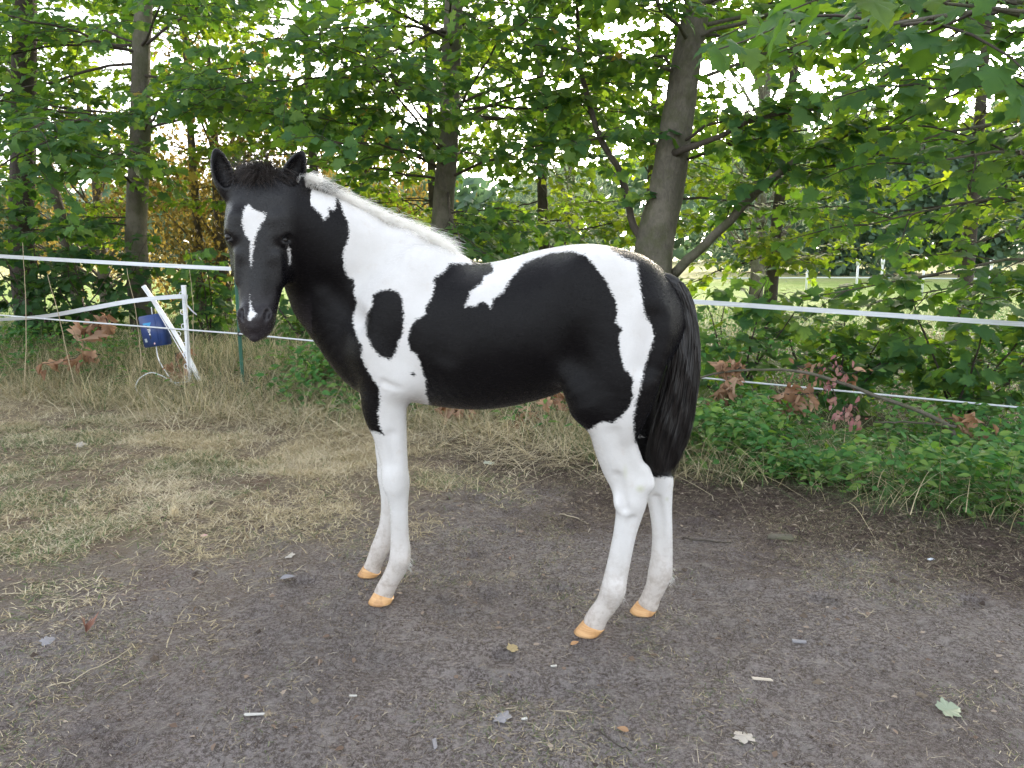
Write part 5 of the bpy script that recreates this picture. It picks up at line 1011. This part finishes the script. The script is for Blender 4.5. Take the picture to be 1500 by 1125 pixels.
def chip(label, px_, py_, l, w, az, mat=CHIP, name='wood_chip', cat='wood chip', h=.006):
    p = ground(px_, py_); p[2] = gz(p[0], p[1])+h*.6; c, s_ = math.cos(az), math.sin(az); bm = bmesh.new(); bmesh.ops.create_cube(bm, size=1)
    for v in bm.verts:
        q = np.array(v.co)*(l, w, h); q += rng.normal(size=3)*(l*.06, w*.15, h*.15); v.co = Vector((c*q[0]-s_*q[1], s_*q[0]+c*q[1], q[2]))
    bmesh.ops.bevel(bm, geom=bm.edges[:], offset=min(w, h)*.25, segments=1, affect='EDGES'); me = bpy.data.meshes.new(name); bm.to_mesh(me); bm.free(); me.materials.append(mat); tag(link(name, me, None, p), label, cat)
chip('white chip lying on the dirt at the lower middle', 518, 1024, .020, .007, .1)
chip('small white chip right of the ochre leaf', 811, 979, .018, .008, .0)
chip('tiny white chip at the bottom left of the long stalk', 768, 1060, .016, .008, .2)
chip('pale wood sliver on the dirt at the right', 1117, 996, .055, .007, -.15, plain('pale_wood', (.52, .45, .36), .7))
chip('grey bark piece on the dirt right of the tail', 1143, 791, .10, .040, -.2, BARK, 'bark_piece', 'bark', .014)
chip('bluish white scrap near the right verge', 1363, 823, .034, .014, .3, plain('bluish_scrap', (.60, .64, .72), .5), 'scrap', 'scrap')
chip('grey stub of wood on the dirt left of the pale sliver', 1171, 939, .045, .014, -.2, GREYL)
chip('pale flat chip in the lower left dirt', 376, 1052, .060, .010, .05)
chip('short grey wood piece at the bottom middle', 637, 1090, .010, .036, .2, GREYL)
STALK = plain('dry_stalk_pale', (.40, .34, .24), .7)
def lying(label, pts, r=.0022, mat=STALK, name='dry_stalk', cat='stalk'):
    rows = []
    for x, y in pts: p = ground(x, y); p[2] = gz(p[0], p[1])+r+.004; rows.append(p)
    stick(name, rows, r, r*.6, label, mat, cat, 5)
lying('long curved pale stalk lying in the lower left dirt', [(70, 1013), (110, 1000), (150, 982), (194, 953)])
lying('long pale stalk lying in the dirt at the lower middle', [(740, 1038), (768, 1033), (800, 1038), (846, 1048)])
lying('thin dark twig on the dirt at the bottom right of the middle', [(870, 1075), (890, 1088), (926, 1100)], .0025, BARKD, 'twig', 'twig')
lying('pale stalk behind the hind legs on the brown mulch', [(820, 755), (850, 760), (862, 768)], .003)
lying('dark stick right of the far hind hoof', [(1000, 790), (1035, 793), (1070, 800)], .004, BARKD, 'twig', 'twig')
lying('pale forked stalk on the right dirt', [(1255, 902), (1265, 905), (1280, 893)], .002)
lying('thin straw at the middle of the dirt right of the hooves', [(1260, 840), (1300, 841)], .002)
lying('straw crossing the dry grass on the left', [(0, 873), (40, 868), (75, 862)], .0022)
lying('pale dead twig below the belly in the bank edge', [(640, 655), (655, 648), (672, 643)], .006, BARK, 'twig', 'twig')
# bleached grass tuft on the left
p = ground(256, 758); n = 140; r0 = np.c_[p[0]+rng.normal(0, .008, n), p[1]+rng.normal(0, .006, n), np.full(n, gz(p[0], p[1]))]; V, F, T = blades(r0, rng.uniform(.04, .075, n), rng.uniform(.0015, .003, n), np.abs(rng.normal(.1, .2, n)), rng.uniform(0, 6.28, n), rng.uniform(.84, .93, n), 3, .1)
root = empty('grass_tuft', p); tag(root, 'bleached upright grass tuft standing in the dry grass', 'grass tuft'); me = npmesh('tuft_blades', V-p, F, STRAW, False, {'tint': T}); tag(link('tuft_blades', me, root), kind='stuff')
